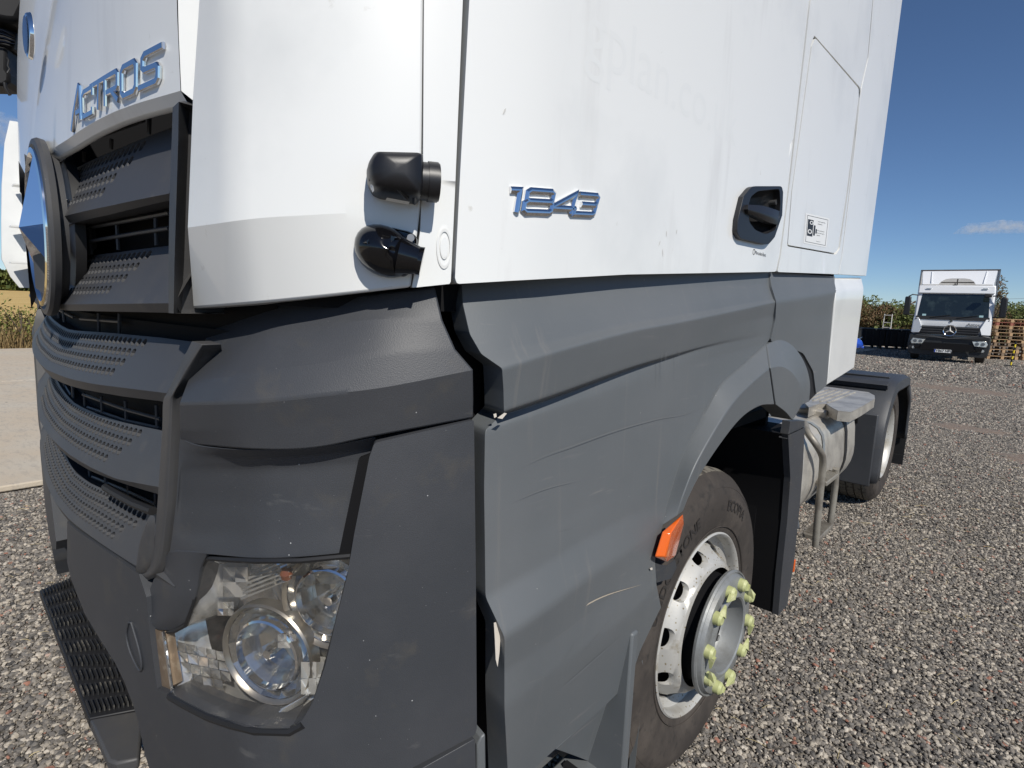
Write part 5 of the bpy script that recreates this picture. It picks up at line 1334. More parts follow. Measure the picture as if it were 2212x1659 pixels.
    patch([(-9, 16), (4.6, 16), (7, 36), (-9, 36)], 260, .035, .085, 5)
    patch([(-3.42, -2.6), (.6, -2.6), (.6, .2), (-3.42, .2)], 12000, .007, .03, 4)
    # straws
    rnd = random.Random(8); mb = MB()
    for _ in range(420):
        x, y = (rnd.uniform(1.2, 3.0), rnd.uniform(-.5, 7)) if rnd.random() < .8 else (rnd.uniform(-3, 0), rnd.uniform(-2, -.8))
        a = rnd.uniform(0, 6.28); L_ = rnd.uniform(.02, .07); d = Vector((math.cos(a), math.sin(a), rnd.uniform(-.1, .1)))*L_
        p = Vector((x, y, .012)); mb.tube([p, p+d*.5+Vector((0, 0, .004)), p+d], .0009, 3)
    o = mb.build('straw_litter', mat('dry_straw', (.6, .48, .24), .7), smooth=0); o['kind'] = 'stuff'
stones()

def dirt():
    rnd = random.Random(17); mt = mat('compacted_red_brown_dirt', (.23, .185, .155), .95, spec=.15, var=[(5, (.26, .19, .14), .4, .65), (60, (.1, .08, .07), .5, .62), (90, (.36, .3, .24), .6, .68)], bump=(90, .8), bumpd=.01, spots=[(70, .35, (.33, .29, .24)), (110, .3, (.1, .09, .08))])
    for k, (x, y, rx, ry) in enumerate(((2.35, 6.9, .5, .35), (1.5, 8.6, .5, .3), (1.0, 14.5, 1.2, .6))):
        mb = MB(); vs = [(x, y, .007)]; K = 40
        for ring, rr_, z in ((0, .45, .006), (1, .8, .003), (2, 1.15, -.012)):
            for i in range(K):
                a = 2*math.pi*i/K; q = 1+.5*noise.noise(Vector((math.cos(a)*2+k*5, math.sin(a)*2, ring*.3)))+.25*noise.noise(Vector((math.cos(a)*6, math.sin(a)*6+k, ring)))
                vs.append((x+rx*rr_*q*math.cos(a), y+ry*rr_*q*math.sin(a), z+rnd.uniform(-.003, .003)))
        fs = [(0, 1+i, 1+(i+1) % K) for i in range(K)]+[(1+r_*K+i, 1+(r_+1)*K+i, 1+(r_+1)*K+(i+1) % K, 1+r_*K+(i+1) % K) for r_ in range(2) for i in range(K)]
        mb.add(vs, fs); o = mb.build('dirt_patch', mt, smooth=60); o['kind'] = 'stuff'
dirt()
# ================================================================== vegetation
def leaf_mat(name, c1, c2, c3=None):
    mt = bpy.data.materials.new(name); mt.use_nodes = True; t = mt.node_tree; b = t.nodes['Principled BSDF']; b.inputs['Roughness'].default_value = .6; b.inputs['Specular IOR Level'].default_value = .25
    g = t.nodes.new('ShaderNodeNewGeometry'); r = t.nodes.new('ShaderNodeValToRGB'); r.color_ramp.elements[0].color = (*c1, 1); r.color_ramp.elements[1].color = (*c2, 1)
    if c3: e = r.color_ramp.elements.new(.9); e.color = (*c3, 1)
    t.links.new(g.outputs['Random Per Island'], r.inputs[0]); t.links.new(r.outputs[0], b.inputs['Base Color'])
    return mt
M['leaf'] = leaf_mat('hedge_leaves', (.045, .062, .018), (.14, .16, .045))
M['leaf2'] = leaf_mat('autumn_hedge_leaves', (.05, .05, .018), (.13, .12, .045), (.14, .08, .04))
M['bark'] = mat('bark', (.09, .07, .05), .9)
def bush(name, label, x, y, rx, ry, h, n, leaf, mt, cat='tree', group=None, seed=0, trunk=.25, par=None, stuff=False):
    rnd = random.Random(seed)
    t = thing(name, label, cat, (x, y, 0), 0, group)
    lob = [(rnd.uniform(-.55, .55)*rx, rnd.uniform(-.55, .55)*ry, h*rnd.uniform(trunk+.15, .78), rnd.uniform(.32, .6)) for _ in range(9)]
    mb = MB()
    for _ in range(n):
        lx, ly, lz, lr = rnd.choice(lob); u = Vector((rnd.gauss(0, 1), rnd.gauss(0, 1), rnd.gauss(0, 1))).normalized()*(rnd.random()**.4)
        p = Vector((lx+u.x*lr*rx, ly+u.y*lr*ry, lz+u.z*lr*h*.5))
        if p.z < h*.04: continue
        a = Vector((rnd.gauss(0, 1), rnd.gauss(0, 1), rnd.gauss(0, 1))).normalized(); b = a.orthogonal().normalized(); s = leaf*rnd.uniform(.5, 1.2)
        mb.add([p-a*s, p-b*s*.5, p+a*s, p+b*s*.5], [(0, 1, 2, 3)])
    c = mb.build('crown', mt, t, smooth=0, recalc=False)
    m2 = MB()
    m2.tube([(0, 0, 0), (.02*h, 0, h*.3), (0, .02*h, h*.6)], [.035*h*.6, .025*h*.6, .008*h], 6)
    for k in range(4):
        a = rnd.uniform(0, 6.28); m2.tube([(0, 0, h*.25), (math.cos(a)*rx*.3, math.sin(a)*ry*.3, h*.5), (math.cos(a)*rx*.6, math.sin(a)*ry*.6, h*.72)], [.012*h, .008*h, .003*h], 5)
    m2.build('trunk', 'bark', t)
    return t
hx = [('rounded green hedge tree behind the black bins, left end of the row', .0), ('low brownish hedge bush behind the second black bin', 0), ('darker green hedge tree behind the third black bin', 0), ('tall bushy hedge tree just left of the parked box truck', 0), ('green hedge tree hidden mostly behind the parked box truck', 0)]
def cam_h(px, depth):
    r = ray(px, 690); r = Vector((r.x, r.y, 0)).normalized(); return CAM+r*depth
rnd = random.Random(4)
names = ['leafy green hedge tree nearest the white cab extender', 'brown tinged hedge bush behind the left black bin', 'low green hedge bush behind the middle black bin', 'dark green hedge tree with the metal frame in front of it', 'bushy olive hedge tree next to the parked box truck', 'hedge tree right behind the cab of the parked box truck', 'hedge tree behind the driver side of the parked box truck']
for i, px in enumerate((1852, 1876, 1902, 1928, 1956, 1990, 2060)):
    p = cam_h(px, 78+rnd.uniform(-3, 3)); bush('hedge_tree', names[i], p.x, p.y, 2.4, 2.4, (4.6, 3.9, 3.6, 3.4, 3.9, 3.6, 3.4)[i], 2600, .17, 'leaf2' if i % 2 else 'leaf', group='hedge trees behind the yard', seed=i, trunk=.0)
p = cam_h(2143, 52); bush('young_tree', 'tall thin pale tree rising beside the mirror of the parked truck', p.x, p.y, 1.5, 1.5, 5.2, 1500, .11, 'leaf2', seed=21, trunk=.1)
p = cam_h(2172, 60); bush('young_tree', 'reddish small tree behind the left pallet stack', p.x, p.y, 1.7, 1.7, 3.5, 1500, .12, 'leaf', seed=22, trunk=.1)
p = cam_h(2200, 62); bush('young_tree', 'dark rounded tree behind the right pallet stack', p.x, p.y, 2.0, 1.8, 3.7, 2200, .13, 'leaf2', seed=23, trunk=.05)
p = cam_h(2245, 60); bush('young_tree', 'green tree at the right edge behind the pallets', p.x, p.y, 2.2, 2, 3.6, 1500, .13, 'leaf', seed=24, trunk=.05)
# distant tree line beyond, reads as one mass
def treeline(nm, pts, h, n, leaf, mt, seed):
    rnd = random.Random(seed); mb = MB()
    for _ in range(n):
        t = rnd.random()*(len(pts)-1); k = int(t); f = t-k; x = pts[k][0]*(1-f)+pts[k+1][0]*f; y = pts[k][1]*(1-f)+pts[k+1][1]*f
        hh_ = h*(.75+.35*noise.noise(Vector((x*.08, y*.08, seed)))+.12*noise.noise(Vector((x*.4, y*.4, seed))))
        z = hh_*rnd.random()**.7; w_ = h*.35
        p = Vector((x+rnd.gauss(0, w_*.5), y+rnd.gauss(0, w_*.5), z))
        a = Vector((rnd.gauss(0, 1), rnd.gauss(0, 1), rnd.gauss(0, 1))).normalized(); b = a.orthogonal().normalized(); s = leaf*rnd.uniform(.5, 1.3)
        mb.add([p-a*s, p-b*s*.6, p+a*s, p+b*s*.6], [(0, 1, 2, 3)])
    o = mb.build(nm, mt, smooth=0, recalc=False); o['kind'] = 'stuff'; return o
treeline('distant_hedge', [(-60, 95), (-20, 99), (20, 97), (60, 92)], 4.2, 26000, .42, 'leaf', 3)
treeline('field_hedge', [(-218, -60), (-222, -10), (-226, 30), (-222, 80)], 8.5, 30000, .8, 'leaf', 5)
# dry grass along the verge
def dry_grass():
    rnd = random.Random(6); mb = MB()
    for _ in range(16000):
        x = -16.0-abs(rnd.gauss(0, 1.3)); y = rnd.uniform(-6.5, 5); h = rnd.uniform(.25, .95)*(.7+.4*noise.noise(Vector((x, y, 0))))
        if x < -19.5: continue
        dx, dy = rnd.gauss(0, .12), rnd.gauss(0, .12); w_ = rnd.uniform(.004, .010); p = Vector((x, y, 0)); a = rnd.uniform(0, 3.14); s = Vector((math.cos(a), math.sin(a), 0))*w_
        mb.add([p-s, p+s, p+Vector((dx*.5, dy*.5, h*.6))+s*.7, p+Vector((dx*.5, dy*.5, h*.6))-s*.7, p+Vector((dx, dy, h))], [(0, 1, 2, 3), (3, 2, 4)])
        if rnd.random() < .4:
            q = p+Vector((dx, dy, h)); mb.add([q-s*2.2, q+Vector((0, 0, .05)), q+s*2.2, q-Vector((0, 0, .06))], [(0, 1, 2, 3)])
    o = mb.build('dry_grass', leaf_mat('dry_grass_blades', (.28, .19, .09), (.52, .4, .2), (.22, .16, .07)), smooth=0, recalc=False); o['kind'] = 'stuff'
dry_grass()
p = cam_h(44, 18.2); bush('verge_bush', 'small leafy green weed bush standing in the dry verge grass', p.x, p.y, .55, .8, 1.45, 900, .045, leaf_mat('weed_leaves', (.10, .12, .03), (.24, .24, .07)), cat='bush', seed=31, trunk=.0)
p = cam_h(14, 18.6); bush('verge_bush', 'low brown seed-headed weed clump at the left picture edge', p.x, p.y, .6, .7, 1.0, 700, .04, leaf_mat('brown_weed', (.14, .09, .05), (.26, .17, .09)), cat='bush', seed=32, trunk=.0)

# ================================================================== the yard behind
def plate_mat(): return M['sticker']
M['bwhite'] = mat('box_body_white', (.62, .61, .58), .5, var=[(2, (.5, .48, .45), .5, .75)])
M['cabwhite'] = mat('clean_white_cab_paint', (.76, .77, .78), .3, coat=.5)
M['screen'] = mat('dark_windscreen', (.012, .018, .02), .06, spec=.8, var=[(3, (.035, .05, .05), .5, .7)])
M['dgrey'] = mat('dark_bumper_plastic', (.028, .03, .032), .5)
def box_truck():
    B = thing('box_truck', 'parked white box truck with dark bumper and chrome star grille across the yard', 'truck', (BT.x, BT.y, 0), BTR)
    def P(mb, nm, mt, par=None, bevel=0, smooth=30): o = mb.build(nm, mt, None, smooth=smooth, bevel=bevel); o.parent = par or B; return o
    def bx(nm, c, d, mt, par=None, bevel=.01, rot=None, taper=None):
        m_ = MB(); m_.box(c, d, rot, taper=taper); return P(m_, nm, mt, par, bevel)
    W2 = 1.16
    # cab body: side profile prism (y,z)
    prof = [(0.02, 1.15), (-.02, 1.62), (.22, 2.66), (.42, 2.84), (1.75, 2.88), (1.78, .95), (.15, .95)]
    mb = MB(); mb.prism([Vector((-W2, y, z)) for y, z in prof], (2*W2, 0, 0)); cab = P(mb, 'cab', 'cabwhite', bevel=.05)
    # windscreen
    def fy(z): return -.02+(z-1.62)*.24/1.04 if z > 1.62 else -.02
    mb = MB(); q = [(-1.07, 1.66), (1.07, 1.66), (1.0, 2.58), (-1.0, 2.58)]
    mb.prism([Vector((x, fy(z)-.012, z)) for x, z in q], (0, .02, 0)); ws = P(mb, 'windscreen', 'screen', bevel=.02)
    mb = MB(); mb.prism([Vector((x, fy(z)-.018, z)) for x, z in ((-1.1, 1.6), (1.1, 1.6), (1.09, 1.73), (-1.09, 1.73))], (0, .02, 0)); P(mb, 'scuttle', 'black')
    for x0 in (-.55, .25):
        mb = MB(); mb.tube([(x0-.1, fy(1.68)-.03, 1.68), (x0+.5, fy(1.78)-.04, 1.79)], .012, 6); P(mb, 'wiper', 'black')
    for x in (-.85, .85): bx('permit_sticker', (x, fy(1.76)-.015, 1.77), (.12, .006, .07), mat('pale_blue_paper', (.4, .6, .62), .6), ws, 0)
    bx('dash_board', (.0, fy(1.80)+.0, 1.79), (1.8, .02, .03), 'greyblue', ws, 0)
    # side windows
    for s in (-1, 1):
        mb = MB(); mb.prism([Vector((s*(W2+.002), y, z)) for y, z in ((.22, 1.72), (.34, 2.5), (1.05, 2.5), (1.05, 1.72))], (s*.008, 0, 0)); P(mb, 'door_window', 'screen')
        mb = MB(); mb.prism([Vector((s*(W2+.003), y, z)) for y, z in ((.1, 1.15), (.1, .55), (.35, .55), (.75, 1.1), (1.6, 1.2), (1.6, 1.35), (.1, 1.3))], (s*.02, 0, 0)); P(mb, 'lower_door_trim', 'dgrey', bevel=.01)
        # corner deflectors
        mb = MB(); mb.prism([Vector((s*1.16, .0, 1.66)), Vector((s*1.18, .0, 1.08)), Vector((s*.93, -.1, 1.08)), Vector((s*.86, -.09, 1.3)), Vector((s*1.0, -.06, 1.66))], (s*.02, .12, 0)); P(mb, 'corner_deflector', 'cabwhite', bevel=.015)
        # mirrors
        mb = MB(); mb.box((s*1.42, -.02, 2.1), (.2, .14, .72)); mr = P(mb, 'mirror', 'satin', bevel=.04)
        mb = MB(); mb.tube([(s*1.1, .12, 2.52), (s*1.3, .0, 2.54), (s*1.42, -.0, 2.46)], .022, 8); mb.tube([(s*1.14, .1, 1.74), (s*1.36, .0, 1.76)], .02, 8); P(mb, 'mirror_arm', 'black', mr)
        # wheel + tyre
        for yy, nm in ((1.15, 'front_tyre'), (5.4, 'rear_tyre')):
            mb = MB(); mb.lathe([(.27, -.14), (.42, -.15), (.48, -.12), (.49, -.08), (.49, .08), (.48, .12), (.42, .15), (.27, .14), (.2, .05), (.001, .05)], (s*1.02, yy, .49), n=36); P(mb, nm, 'tyre')
    bx('front_mirror', (.95, -.12, 2.52), (.22, .18, .12), 'black', bevel=.03)
    # visor and roof
    mb = MB(); mb.prism([Vector((-1.14, y, z)) for y, z in ((.12, 2.60), (.2, 2.9), (.5, 2.93), (.5, 2.62))], (2.28, 0, 0)); P(mb, 'roof_visor', 'cabwhite', bevel=.03)
    for x in (-.82, .85): bx('marker_light', (x, .14, 2.78), (.16, .03, .05), 'mirror')
    mb = MB(); mb.cyl((-.05, .3, 2.92), (-.05, .3, 2.99), .02, 8); mb.cyl((-.05, .3, 2.9), (-.05, .3, 2.93), .07, 12); P(mb, 'roof_aerial', 'black')
    # roof deflector with opening
    outer = [(-1.06, 2.95), (-.55, 2.95), (-.5, 3.06), (-.36, 3.17), (-.2, 3.2), (.2, 3.2), (.36, 3.17), (.5, 3.06), (.55, 2.95), (1.06, 2.95), (1.14, 3.5), (-1.14, 3.5)]
    def dy(z): return .35+(z-2.95)*1.5
    mb = MB(); mb.prism([Vector((x, dy(z), z)) for x, z in outer], (0, .05, .02)); P(mb, 'roof_deflector', 'cabwhite', bevel=.01)
    for s in (-1, 1):
        mb = MB(); mb.prism([Vector((s*1.06, .35, 2.92)), Vector((s*1.14, dy(3.5), 3.5)), Vector((s*1.16, 1.6, 3.48)), Vector((s*1.14, 1.7, 2.88)), Vector((s*1.12, .6, 2.88))], (-s*.03, 0, 0)); P(mb, 'deflector_side', 'cabwhite', bevel=.01)
        mb = MB(); mb.tube([(s*.78, dy(2.97)-.0, 3.0), (s*.84, dy(3.48), 3.49)], .02, 6); P(mb, 'deflector_rib', 'cabwhite')
    mb = MB(); mb.tube([(-.5, 1.0, 3.06), (.5, 1.0, 3.06)], .02, 6); mb.tube([(0, 1.0, 2.9), (0, 1.0, 3.2)], .02, 6); P(mb, 'deflector_bracket', 'rimdark')
    # grille
    mb = MB(); mb.prism([Vector((x, -.05, z)) for x, z in ((-.93, 1.36), (.88, 1.36), (.82, 1.06), (-.88, 1.06))], (0, .06, 0)); gr = P(mb, 'grille', 'dgrey', bevel=.01)
    for z in (1.12, 1.21, 1.30):
        mb = MB(); mb.box((-.02, -.07, z), (1.74, .05, .055), Matrix.Rotation(R(25), 3, 'X')); P(mb, 'grille_slat', 'plastic', gr)
    def circ(r0, prof, n=40, cz=1.2, cy=-.1):
        m_ = MB(); K = len(prof); vs = []
        for i in range(n):
            a = 2*math.pi*i/n
            for dr, d_ in prof: vs.append(Vector(((r0+dr)*math.sin(a), cy+d_, cz+(r0+dr)*math.cos(a))))
        m_.add(vs, [(i*K+j, i*K+j+1, ((i+1) % n)*K+j+1, ((i+1) % n)*K+j) for i in range(n) for j in range(K-1)]); return m_
    e = P(circ(.2, [(.01, .05), (.012, 0), (0, -.015), (-.022, 0), (-.022, .04)]), 'star_ring', 'chrome', gr)
    mb = MB(); mb.cyl((0, -.07, 1.2), (0, -.05, 1.2), .185, 32); P(mb, 'star_backing', 'black', gr)
    mb = MB(); c0 = Vector((0, -.14, 1.2))
    for k in range(3):
        a = R(120*k); t = Vector((math.sin(a), 0, math.cos(a))); s_ = Vector((math.cos(a), 0, -math.sin(a))); tip = Vector((0, -.1, 1.2))+t*.185
        mb.add([c0, tip, Vector((0, -.085, 1.2))+(t*.5+s_*.87)*.045, Vector((0, -.085, 1.2))+(t*.5-s_*.87)*.045], [(0, 2, 1), (0, 1, 3)])
    P(mb, 'star', 'bwhite', gr, smooth=0)  # white paint stands in for the bright reflections of chrome
    mb = MB(); mb.cyl((0, -.035, 1.56), (0, -.02, 1.56), .045, 20); P(mb, 'round_badge', 'chrome')
    def tx(nm, s, size, x0, y0, z0, mt, par):
        me_o = text_mesh(nm, s, mt, None, lambda u, v: Vector((x0+u, y0, z0+v)), size=size, bold=.004); me_o.parent = par; return me_o
    tx('badge_lettering', 'Antos', .15, .48, -.033, 1.40, 'steel', cab)
    # bumper
    mb = MB()
    outl = [(-1.22, 1.02), (-.9, 1.08), (-.5, 1.0), (0, .93), (.5, 1.0), (.9, 1.08), (1.22, 1.02), (1.24, .6), (1.2, .30), (1.05, .24), (-1.05, .24), (-1.2, .30), (-1.24, .6)]
    mb.prism([Vector((x, -.12+.14*abs(x/1.24)**3, z)) for x, z in outl], (0, .25, 0)); bp_ = P(mb, 'bumper', 'dgrey', bevel=.03)
    mb = MB(); mb.prism([Vector((x, -.135, z)) for x, z in ((-.75, .72), (.72, .72), (.82, .45), (-.86, .45))], (0, .03, 0)); P(mb, 'lower_intake', 'inner', bp_)
    mb = MB()
    for a, b in ((((-1.0, .98)), (0, .90)), ((0, .90), (1.0, .98))): mb.tube([Vector((a[0], -.13, a[1])), Vector((b[0], -.14, b[1]))], .02, 6)
    P(mb, 'bumper_crease', 'plastic', bp_)
    for s in (-1, 1):
        mb = MB(); mb.prism([Vector((s*x, -.13+.14*abs(x/1.24)**3, z)) for x, z in ((.7, .84), (1.1, .86), (1.16, .74), (1.12, .64), (.78, .66))], (0, .02, 0)); h_ = P(mb, 'headlight', 'mirror', bp_, bevel=.01)
        for xx in (.85, 1.02): 
            mb = MB(); c_ = Vector((s*xx, -.135+.14*(xx/1.24)**3, .75)); mb.cyl(c_, c_+Vector((0, -.012, 0)), .06, 16); P(mb, 'lamp_lens', 'steel', bp_)
        mb = MB(); c_ = Vector((s*1.04, -.05, .50)); mb.cyl(c_, c_+Vector((0, -.03, 0)), .05, 14); P(mb, 'fog_lamp', 'mirror', bp_)
        bx('bumper_slot', (s*.92, -.08, .54), (.2, .04, .12), 'inner', bp_)
    pl = bx('number_plate', (-.12, -.155, .42), (.52, .012, .115), 'sticker', bp_, 0)
    pt_ = tx('plate_lettering', 'YB67 NPU', .115, -.33, -.163, .385, 'ink', pl)
    bx('plate_badge', (-.355, -.163, .42), (.04, .002, .11), mat('plate_blue', (.02, .05, .3), .5), pl, 0)
    # chassis + box body
    bx('chassis', (0, 4.2, .85), (.8, 7.5, .25), 'inner', bevel=0)
    bx('box_body', (0, 5.2, 2.38), (2.5, 6.2, 2.5), 'bwhite', bevel=.02)
    for s in (-1, 1):
        bx('box_corner_post', (s*1.235, 2.09, 2.38), (.05, .03, 2.5), 'steel', bevel=0)
        bx('side_guard', (s*1.18, 3.6, .7), (.04, 2.4, .35), 'dgrey', bevel=0)
    bx('box_top_rail', (0, 2.09, 3.61), (2.5, .03, .05), 'rimdark', bevel=0)
    bx('air_deflector_gap', (0, 1.95, 1.9), (2.2, .1, 1.6), 'inner', bevel=0)
BT = atz(2052, 781, 0); BTR = R(4)
BT = BT+Vector((-.1, -.6, 0))
box_truck()

M['bin'] = mat('black_bin_plastic', (.012, .012, .014), .45)
def bins():
    a, b = Vector((-3.75, 33.0)), Vector((-.9, 35.1)); d = (b-a).normalized(); rz = math.atan2(d.y, d.x)
    lbl = ['black plastic bin at the left end of the row, half behind the blue car', 'black plastic bin with a pale lid knob, second from left in the row', 'black plastic bin third from left in the row before the hedge', 'black plastic bin right beside the parked box truck']
    proto = None
    for i in range(4):
        p = a+d*(-.6+1.22*i)
        t = thing('black_bin', lbl[i], 'bin', (p.x, p.y, 0), rz, 'black bins before the hedge')
        if proto is None:
            mb = MB(); mb.box((0, 0, .55), (1.12, .95, .82), taper=1.04); o1 = mb.build('bin_body', 'bin', t, bevel=.03)
            mb = MB(); mb.box((0, 0, 1.0), (1.2, 1.02, .1)); o2 = mb.build('lid', 'bin', t, bevel=.03)
            mb = MB(); 
            for x in (-.35, 0, .35): mb.box((x, -.495, .55), (.05, .04, .78))
            o3 = mb.build('rib_panel', 'bin', t, bevel=.01)
            mb = MB(); mb.cyl((.1, -.52, 1.0), (.1, -.535, 1.0), .04, 12); o4 = mb.build('lid_knob', 'steel', t)
            fs = []
            for x in (-.45, .45): 
                mb = MB(); mb.box((x, -.4, .07), (.12, .12, .14)); fs.append(mb.build('foot', 'bin', t, bevel=.01))
                mb = MB(); mb.box((x, .4, .07), (.12, .12, .14)); fs.append(mb.build('foot', 'bin', t, bevel=.01))
            proto = [o1, o2, o3, o4]+fs
        else:
            for o in proto: c = o.copy(); C.objects.link(c); c.parent = t
bins()
M['wood'] = mat('pallet_wood', (.42, .27, .15), .8, var=[(8, (.3, .19, .1), .45, .65, (8, 1, 1)), (3, (.5, .35, .2), .5, .7)])
M['wood_red'] = mat('red_stained_pallet_wood', (.26, .09, .06), .8)
M['wood_dark'] = mat('dark_old_pallet_wood', (.2, .14, .09), .85)  # darker old wood, picked at random for some pallets
def pallet_mesh():
    mb = MB()
    for y in (-.55, 0, .55):
        pass
    for x in (-.55, 0, .55):
        mb.box((x, 0, .011), (.1, .8, .022))
        for y in (-.35, 0, .35): mb.box((x, y, .061), (.12, .1, .078))
        mb.box((x, 0, .111), (.12, .8, .022))
    for y in (-.35, -.175, 0, .175, .35): mb.box((0, y, .133), (1.2, .11, .022))
    return mb.mesh('pallet')
pm = pallet_mesh()
for p_ in pm.polygons: p_.use_smooth = False
def pallets():
    base = atz(2158, 776, 0); rnd = random.Random(12)
    dirv = Vector((.74, .67, 0)); rz = math.atan2(dirv.y, dirv.x)-.1
    order = ['lowest', 'second from the ground', 'third from the ground', 'fourth from the ground', 'fifth from the ground', 'sixth from the ground', 'seventh from the ground', 'eighth from the ground', 'ninth from the ground', 'tenth from the ground', 'eleventh from the ground', 'topmost']
    for s, (off, n, nm) in enumerate(((0, 12, 'left'), (1.32, 11, 'right'), (2.62, 11, 'far right'))):
        mp = {}
        for k in range(n):
            w_ = order[k] if k < n-1 else 'topmost'
            me = pm.copy(); me.materials.clear(); me.materials.append(M['wood_red'] if (s == 0 and k == n-2) else (M['wood_dark'] if rnd.random() < .25 else M['wood']))
            o = bpy.data.objects.new('pallet', me); C.objects.link(o)
            p = base+dirv*off+Vector((rnd.uniform(-.03, .03), rnd.uniform(-.03, .03), 0))+(dirv*-.18 if s == 0 and k < 4 else Vector())
            o.location = (p.x, p.y+.4, .146*k+.002); o.rotation_euler.z = rz+rnd.uniform(-.03, .03)
            tag(o, f"{'red stained' if s == 0 and k == n-2 else 'wooden'} pallet, {w_} of the {nm} stack beside the box truck", 'pallet', 'pallets stacked at the yard edge')
pallets()
def pole():
    p = atz(2183, 790, 0); t = thing('striped_post', 'yellow and black striped barrier post on a flat round base by the pallets', 'post', (p.x, p.y, 0))
    mb = MB(); mb.lathe([(.001, .03), (.06, .03), (.2, .02), (.22, 0)], (0, 0, 0), axis='Z', n=28); mb.build('base', 'black', t)
    y_ = mat('signal_yellow', (.8, .6, .03), .5)
    for k in range(8):
        mb = MB(); mb.cyl((.012*k*.4, 0, .03+k*.11), (.012*(k+1)*.4, 0, .03+(k+1)*.11), .028, 14); mb.build('stripe', y_ if k % 2 == 0 else 'black', t)
pole()
def car():
    p = cam_h(1863, 27.3); t = thing('blue_car', 'bright blue hatchback, only its nose showing past the white cab', 'car', (p.x, p.y, 0), R(24))
    blue = mat('blue_car_paint', (.02, .08, .45), .25, coat=1)
    X = [(-4.0, .35, .75), (-3.95, .3, .95), (-3.6, .28, 1.3), (-3.0, .25, 1.46), (-2.0, .24, 1.46), (-1.35, .24, 1.0), (-.9, .24, .93), (-.3, .26, .8), (-.06, .3, .66), (0, .4, .5)]
    mb = MB(); K = 12; rows = []
    for x, z0, z1 in X:
        w_ = .84*(1-.25*max(0, (x+.7)/.7)**2) if x > -.7 else .84; r = []
        for k in range(K):
            a = 2*math.pi*k/K; cx, cz = math.cos(a), math.sin(a); ex = .45
            yy = w_*math.copysign(abs(cx)**ex, cx); zz = (z0+z1)/2+(z1-z0)/2*math.copysign(abs(cz)**ex, cz)
            if zz > .95: yy *= 1-.35*(zz-.95)
            r.append(Vector((x, yy, zz)))
        rows += r
    n = len(X); mb.add(rows, [(i*K+j, i*K+(j+1) % K, (i+1)*K+(j+1) % K, (i+1)*K+j) for i in range(n-1) for j in range(K)]+[tuple(range(K)), tuple(range((n-1)*K, n*K))])
    b = mb.build('body', blue, t, smooth=50)
    mb = MB(); mb.box((-2.2, 0, 1.18), (1.9, 1.5, .34), taper=.9); mb.build('window_band', 'screen', t, bevel=.04)
    for s in (-1, 1):
        mb = MB(); vs = []; 
        for j in range(5):
            for i in range(10):
                a = 2*math.pi*i/10; c_ = j/4*math.pi/2; vs.append(Vector((-.22+.14*math.cos(a)*math.cos(c_)+.10*math.sin(c_), s*(.56+.12*math.sin(a)*math.cos(c_)), .68+.09*math.cos(a)*math.cos(c_)+.06*math.sin(c_))))
        mb.add(vs, [(j*10+i, j*10+(i+1) % 10, (j+1)*10+(i+1) % 10, (j+1)*10+i) for j in range(4) for i in range(10)]); mb.build('headlight', 'mirror', t)
        for x in (-.75, -3.2):
            mb = MB(); mb.lathe([(.001, .0), (.18, .0), (.2, .02), (.3, .02), (.31, -.18)], (0, 0, 0), n=28)
            mt_ = Matrix.Rotation(R(90*s), 4, 'Z'); m3 = MB(); m3.v = [tuple(mt_ @ Vector(v)+Vector((x, s*.78, .31))) for v in mb.v]; m3.f = mb.f; m3.mi = mb.mi; m3.build('wheel', 'tyre', t)
    mb = MB(); mb.box((-.0, 0, .36), (.12, 1.1, .10)); mb.build('front_bumper', blue, t, bevel=.03)
    mb = MB(); mb.box((.06, 0, .44), (.02, .5, .1)); mb.build('number_plate', 'sticker', t)
car()
def frame():
    p = cam_h(1917, 55); t = thing('metal_frame', 'thin pale metal A-frame standing before the hedge', 'frame', (p.x, p.y, 0), R(-35))
    for nm, pts in (('leg', [(-.3, 0, .9), (-.75, 0, 0)]), ('leg', [(.3, 0, .9), (.75, .0, 0)]), ('upright', [(-.35, 0, .8), (-.32, 0, 2.0)]), ('upright', [(.42, 0, .8), (.4, 0, 2.0)]), ('rail', [(-.35, 0, .9), (.42, 0, .9)]), ('rail', [(-.34, 0, 1.9), (.42, 0, 1.9)]), ('rail', [(-.34, 0, 1.3), (.4, 0, 1.3)])):
        mb = MB(); mb.tube(pts, .03, 6); mb.build(nm, 'bwhite', t)
frame()
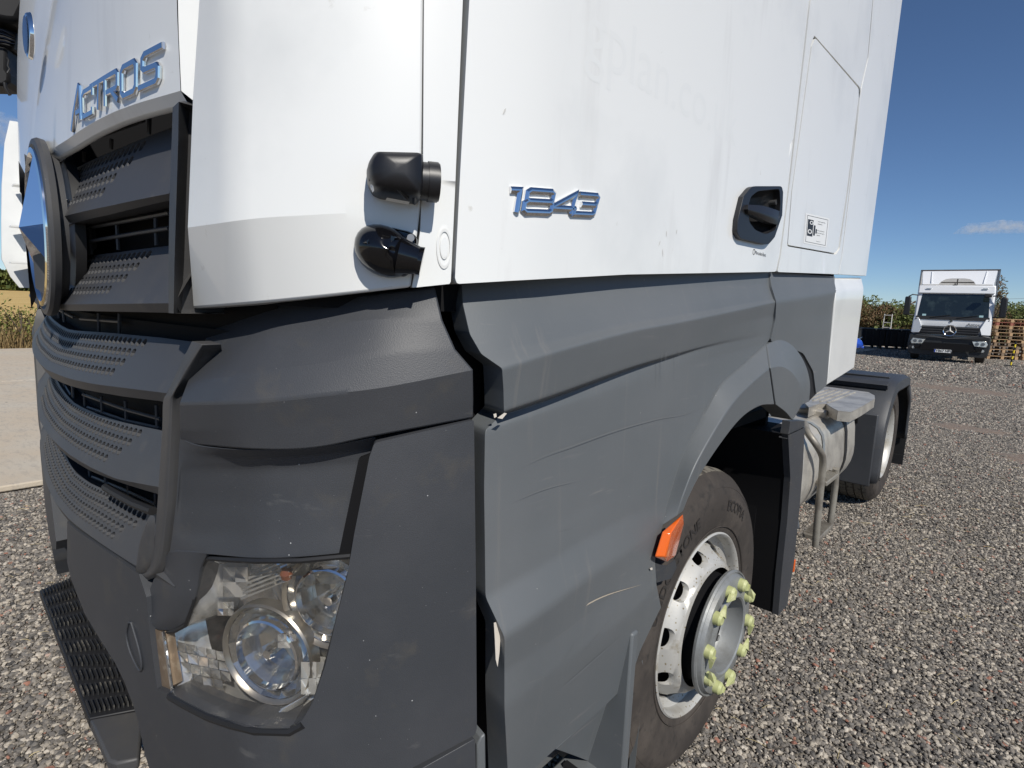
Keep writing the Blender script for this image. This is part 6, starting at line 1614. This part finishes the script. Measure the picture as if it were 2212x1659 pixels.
# overhead wires far away
def wires():
    for i, (ya, yb, d0) in enumerate(((655, 638, 170), (659, 649, 170), (669, 660, 210))):
        a = CAM+ray(1700, ya)*d0; b = CAM+ray(2350, yb+3)*d0
        mb = MB(); L = []
        for k in range(13):
            t = k/12; q = a.lerp(b, -.6+2.2*t); q.z -= 2.2*4*(.25-(t-.5)**2)*.5-.9; L.append(q)
        mb.tube(L, .045, 5); o = mb.build('power_line', mat('wire', (.12, .13, .15), .7)); tag(o, ('uppermost', 'middle', 'lowest')[i]+' of the thin overhead wires crossing the sky above the hedge', 'cable', 'overhead wires')
wires()
# clouds: small fair-weather puffs as real volumes far off
def cloud(px, py, dist, sx, sz, label, seed, dens=.012):
    c = CAM+ray(px, py).normalized()*dist; rnd = random.Random(seed)
    bm = bmesh.new(); bmesh.ops.create_icosphere(bm, subdivisions=4, radius=1)
    for v in bm.verts:
        k = 1+.45*noise.noise(v.co*1.6+Vector((seed*3.3, 0, 0)))+.22*noise.noise(v.co*4+Vector((0, seed, 0)))
        v.co = Vector((v.co.x*sx*k, v.co.y*sx*.8*k, max(v.co.z, -.45)*sz*k))
    me = bpy.data.meshes.new('cloud'); bm.to_mesh(me); bm.free()
    o = bpy.data.objects.new('cloud', me); C.objects.link(o); o.location = c
    o.rotation_euler.z = -math.atan2(ray(px, py).x, ray(px, py).y)
    mt = bpy.data.materials.new('cloud_vapour'); mt.use_nodes = True; t = mt.node_tree; t.nodes.clear(); out_ = t.nodes.new('ShaderNodeOutputMaterial'); v = t.nodes.new('ShaderNodeVolumePrincipled')
    v.inputs['Anisotropy'].default_value = .2; v.inputs['Color'].default_value = (1, 1, 1, 1)
    n = t.nodes.new('ShaderNodeTexNoise'); n.inputs['Scale'].default_value = 3.2/sx*2; n.inputs['Detail'].default_value = 6; tc = t.nodes.new('ShaderNodeTexCoord'); t.links.new(tc.outputs['Object'], n.inputs[0])
    mr = t.nodes.new('ShaderNodeMapRange'); mr.inputs[1].default_value = .42; mr.inputs[2].default_value = .62; mr.inputs[4].default_value = dens; t.links.new(n.outputs[0], mr.inputs[0]); t.links.new(mr.outputs[0], v.inputs['Density'])
    t.links.new(v.outputs[0], out_.inputs['Volume']); me.materials.append(mt)
    tag(o, label, 'cloud'); return o
cloud(2158, 494, 900, 36, 9, 'small isolated white cloud puff in the blue sky above the parked truck', 3, .035)
cloud(-10, 290, 900, 40, 26, 'white cloud puff at the left picture edge beside the cab nose', 5, .02)
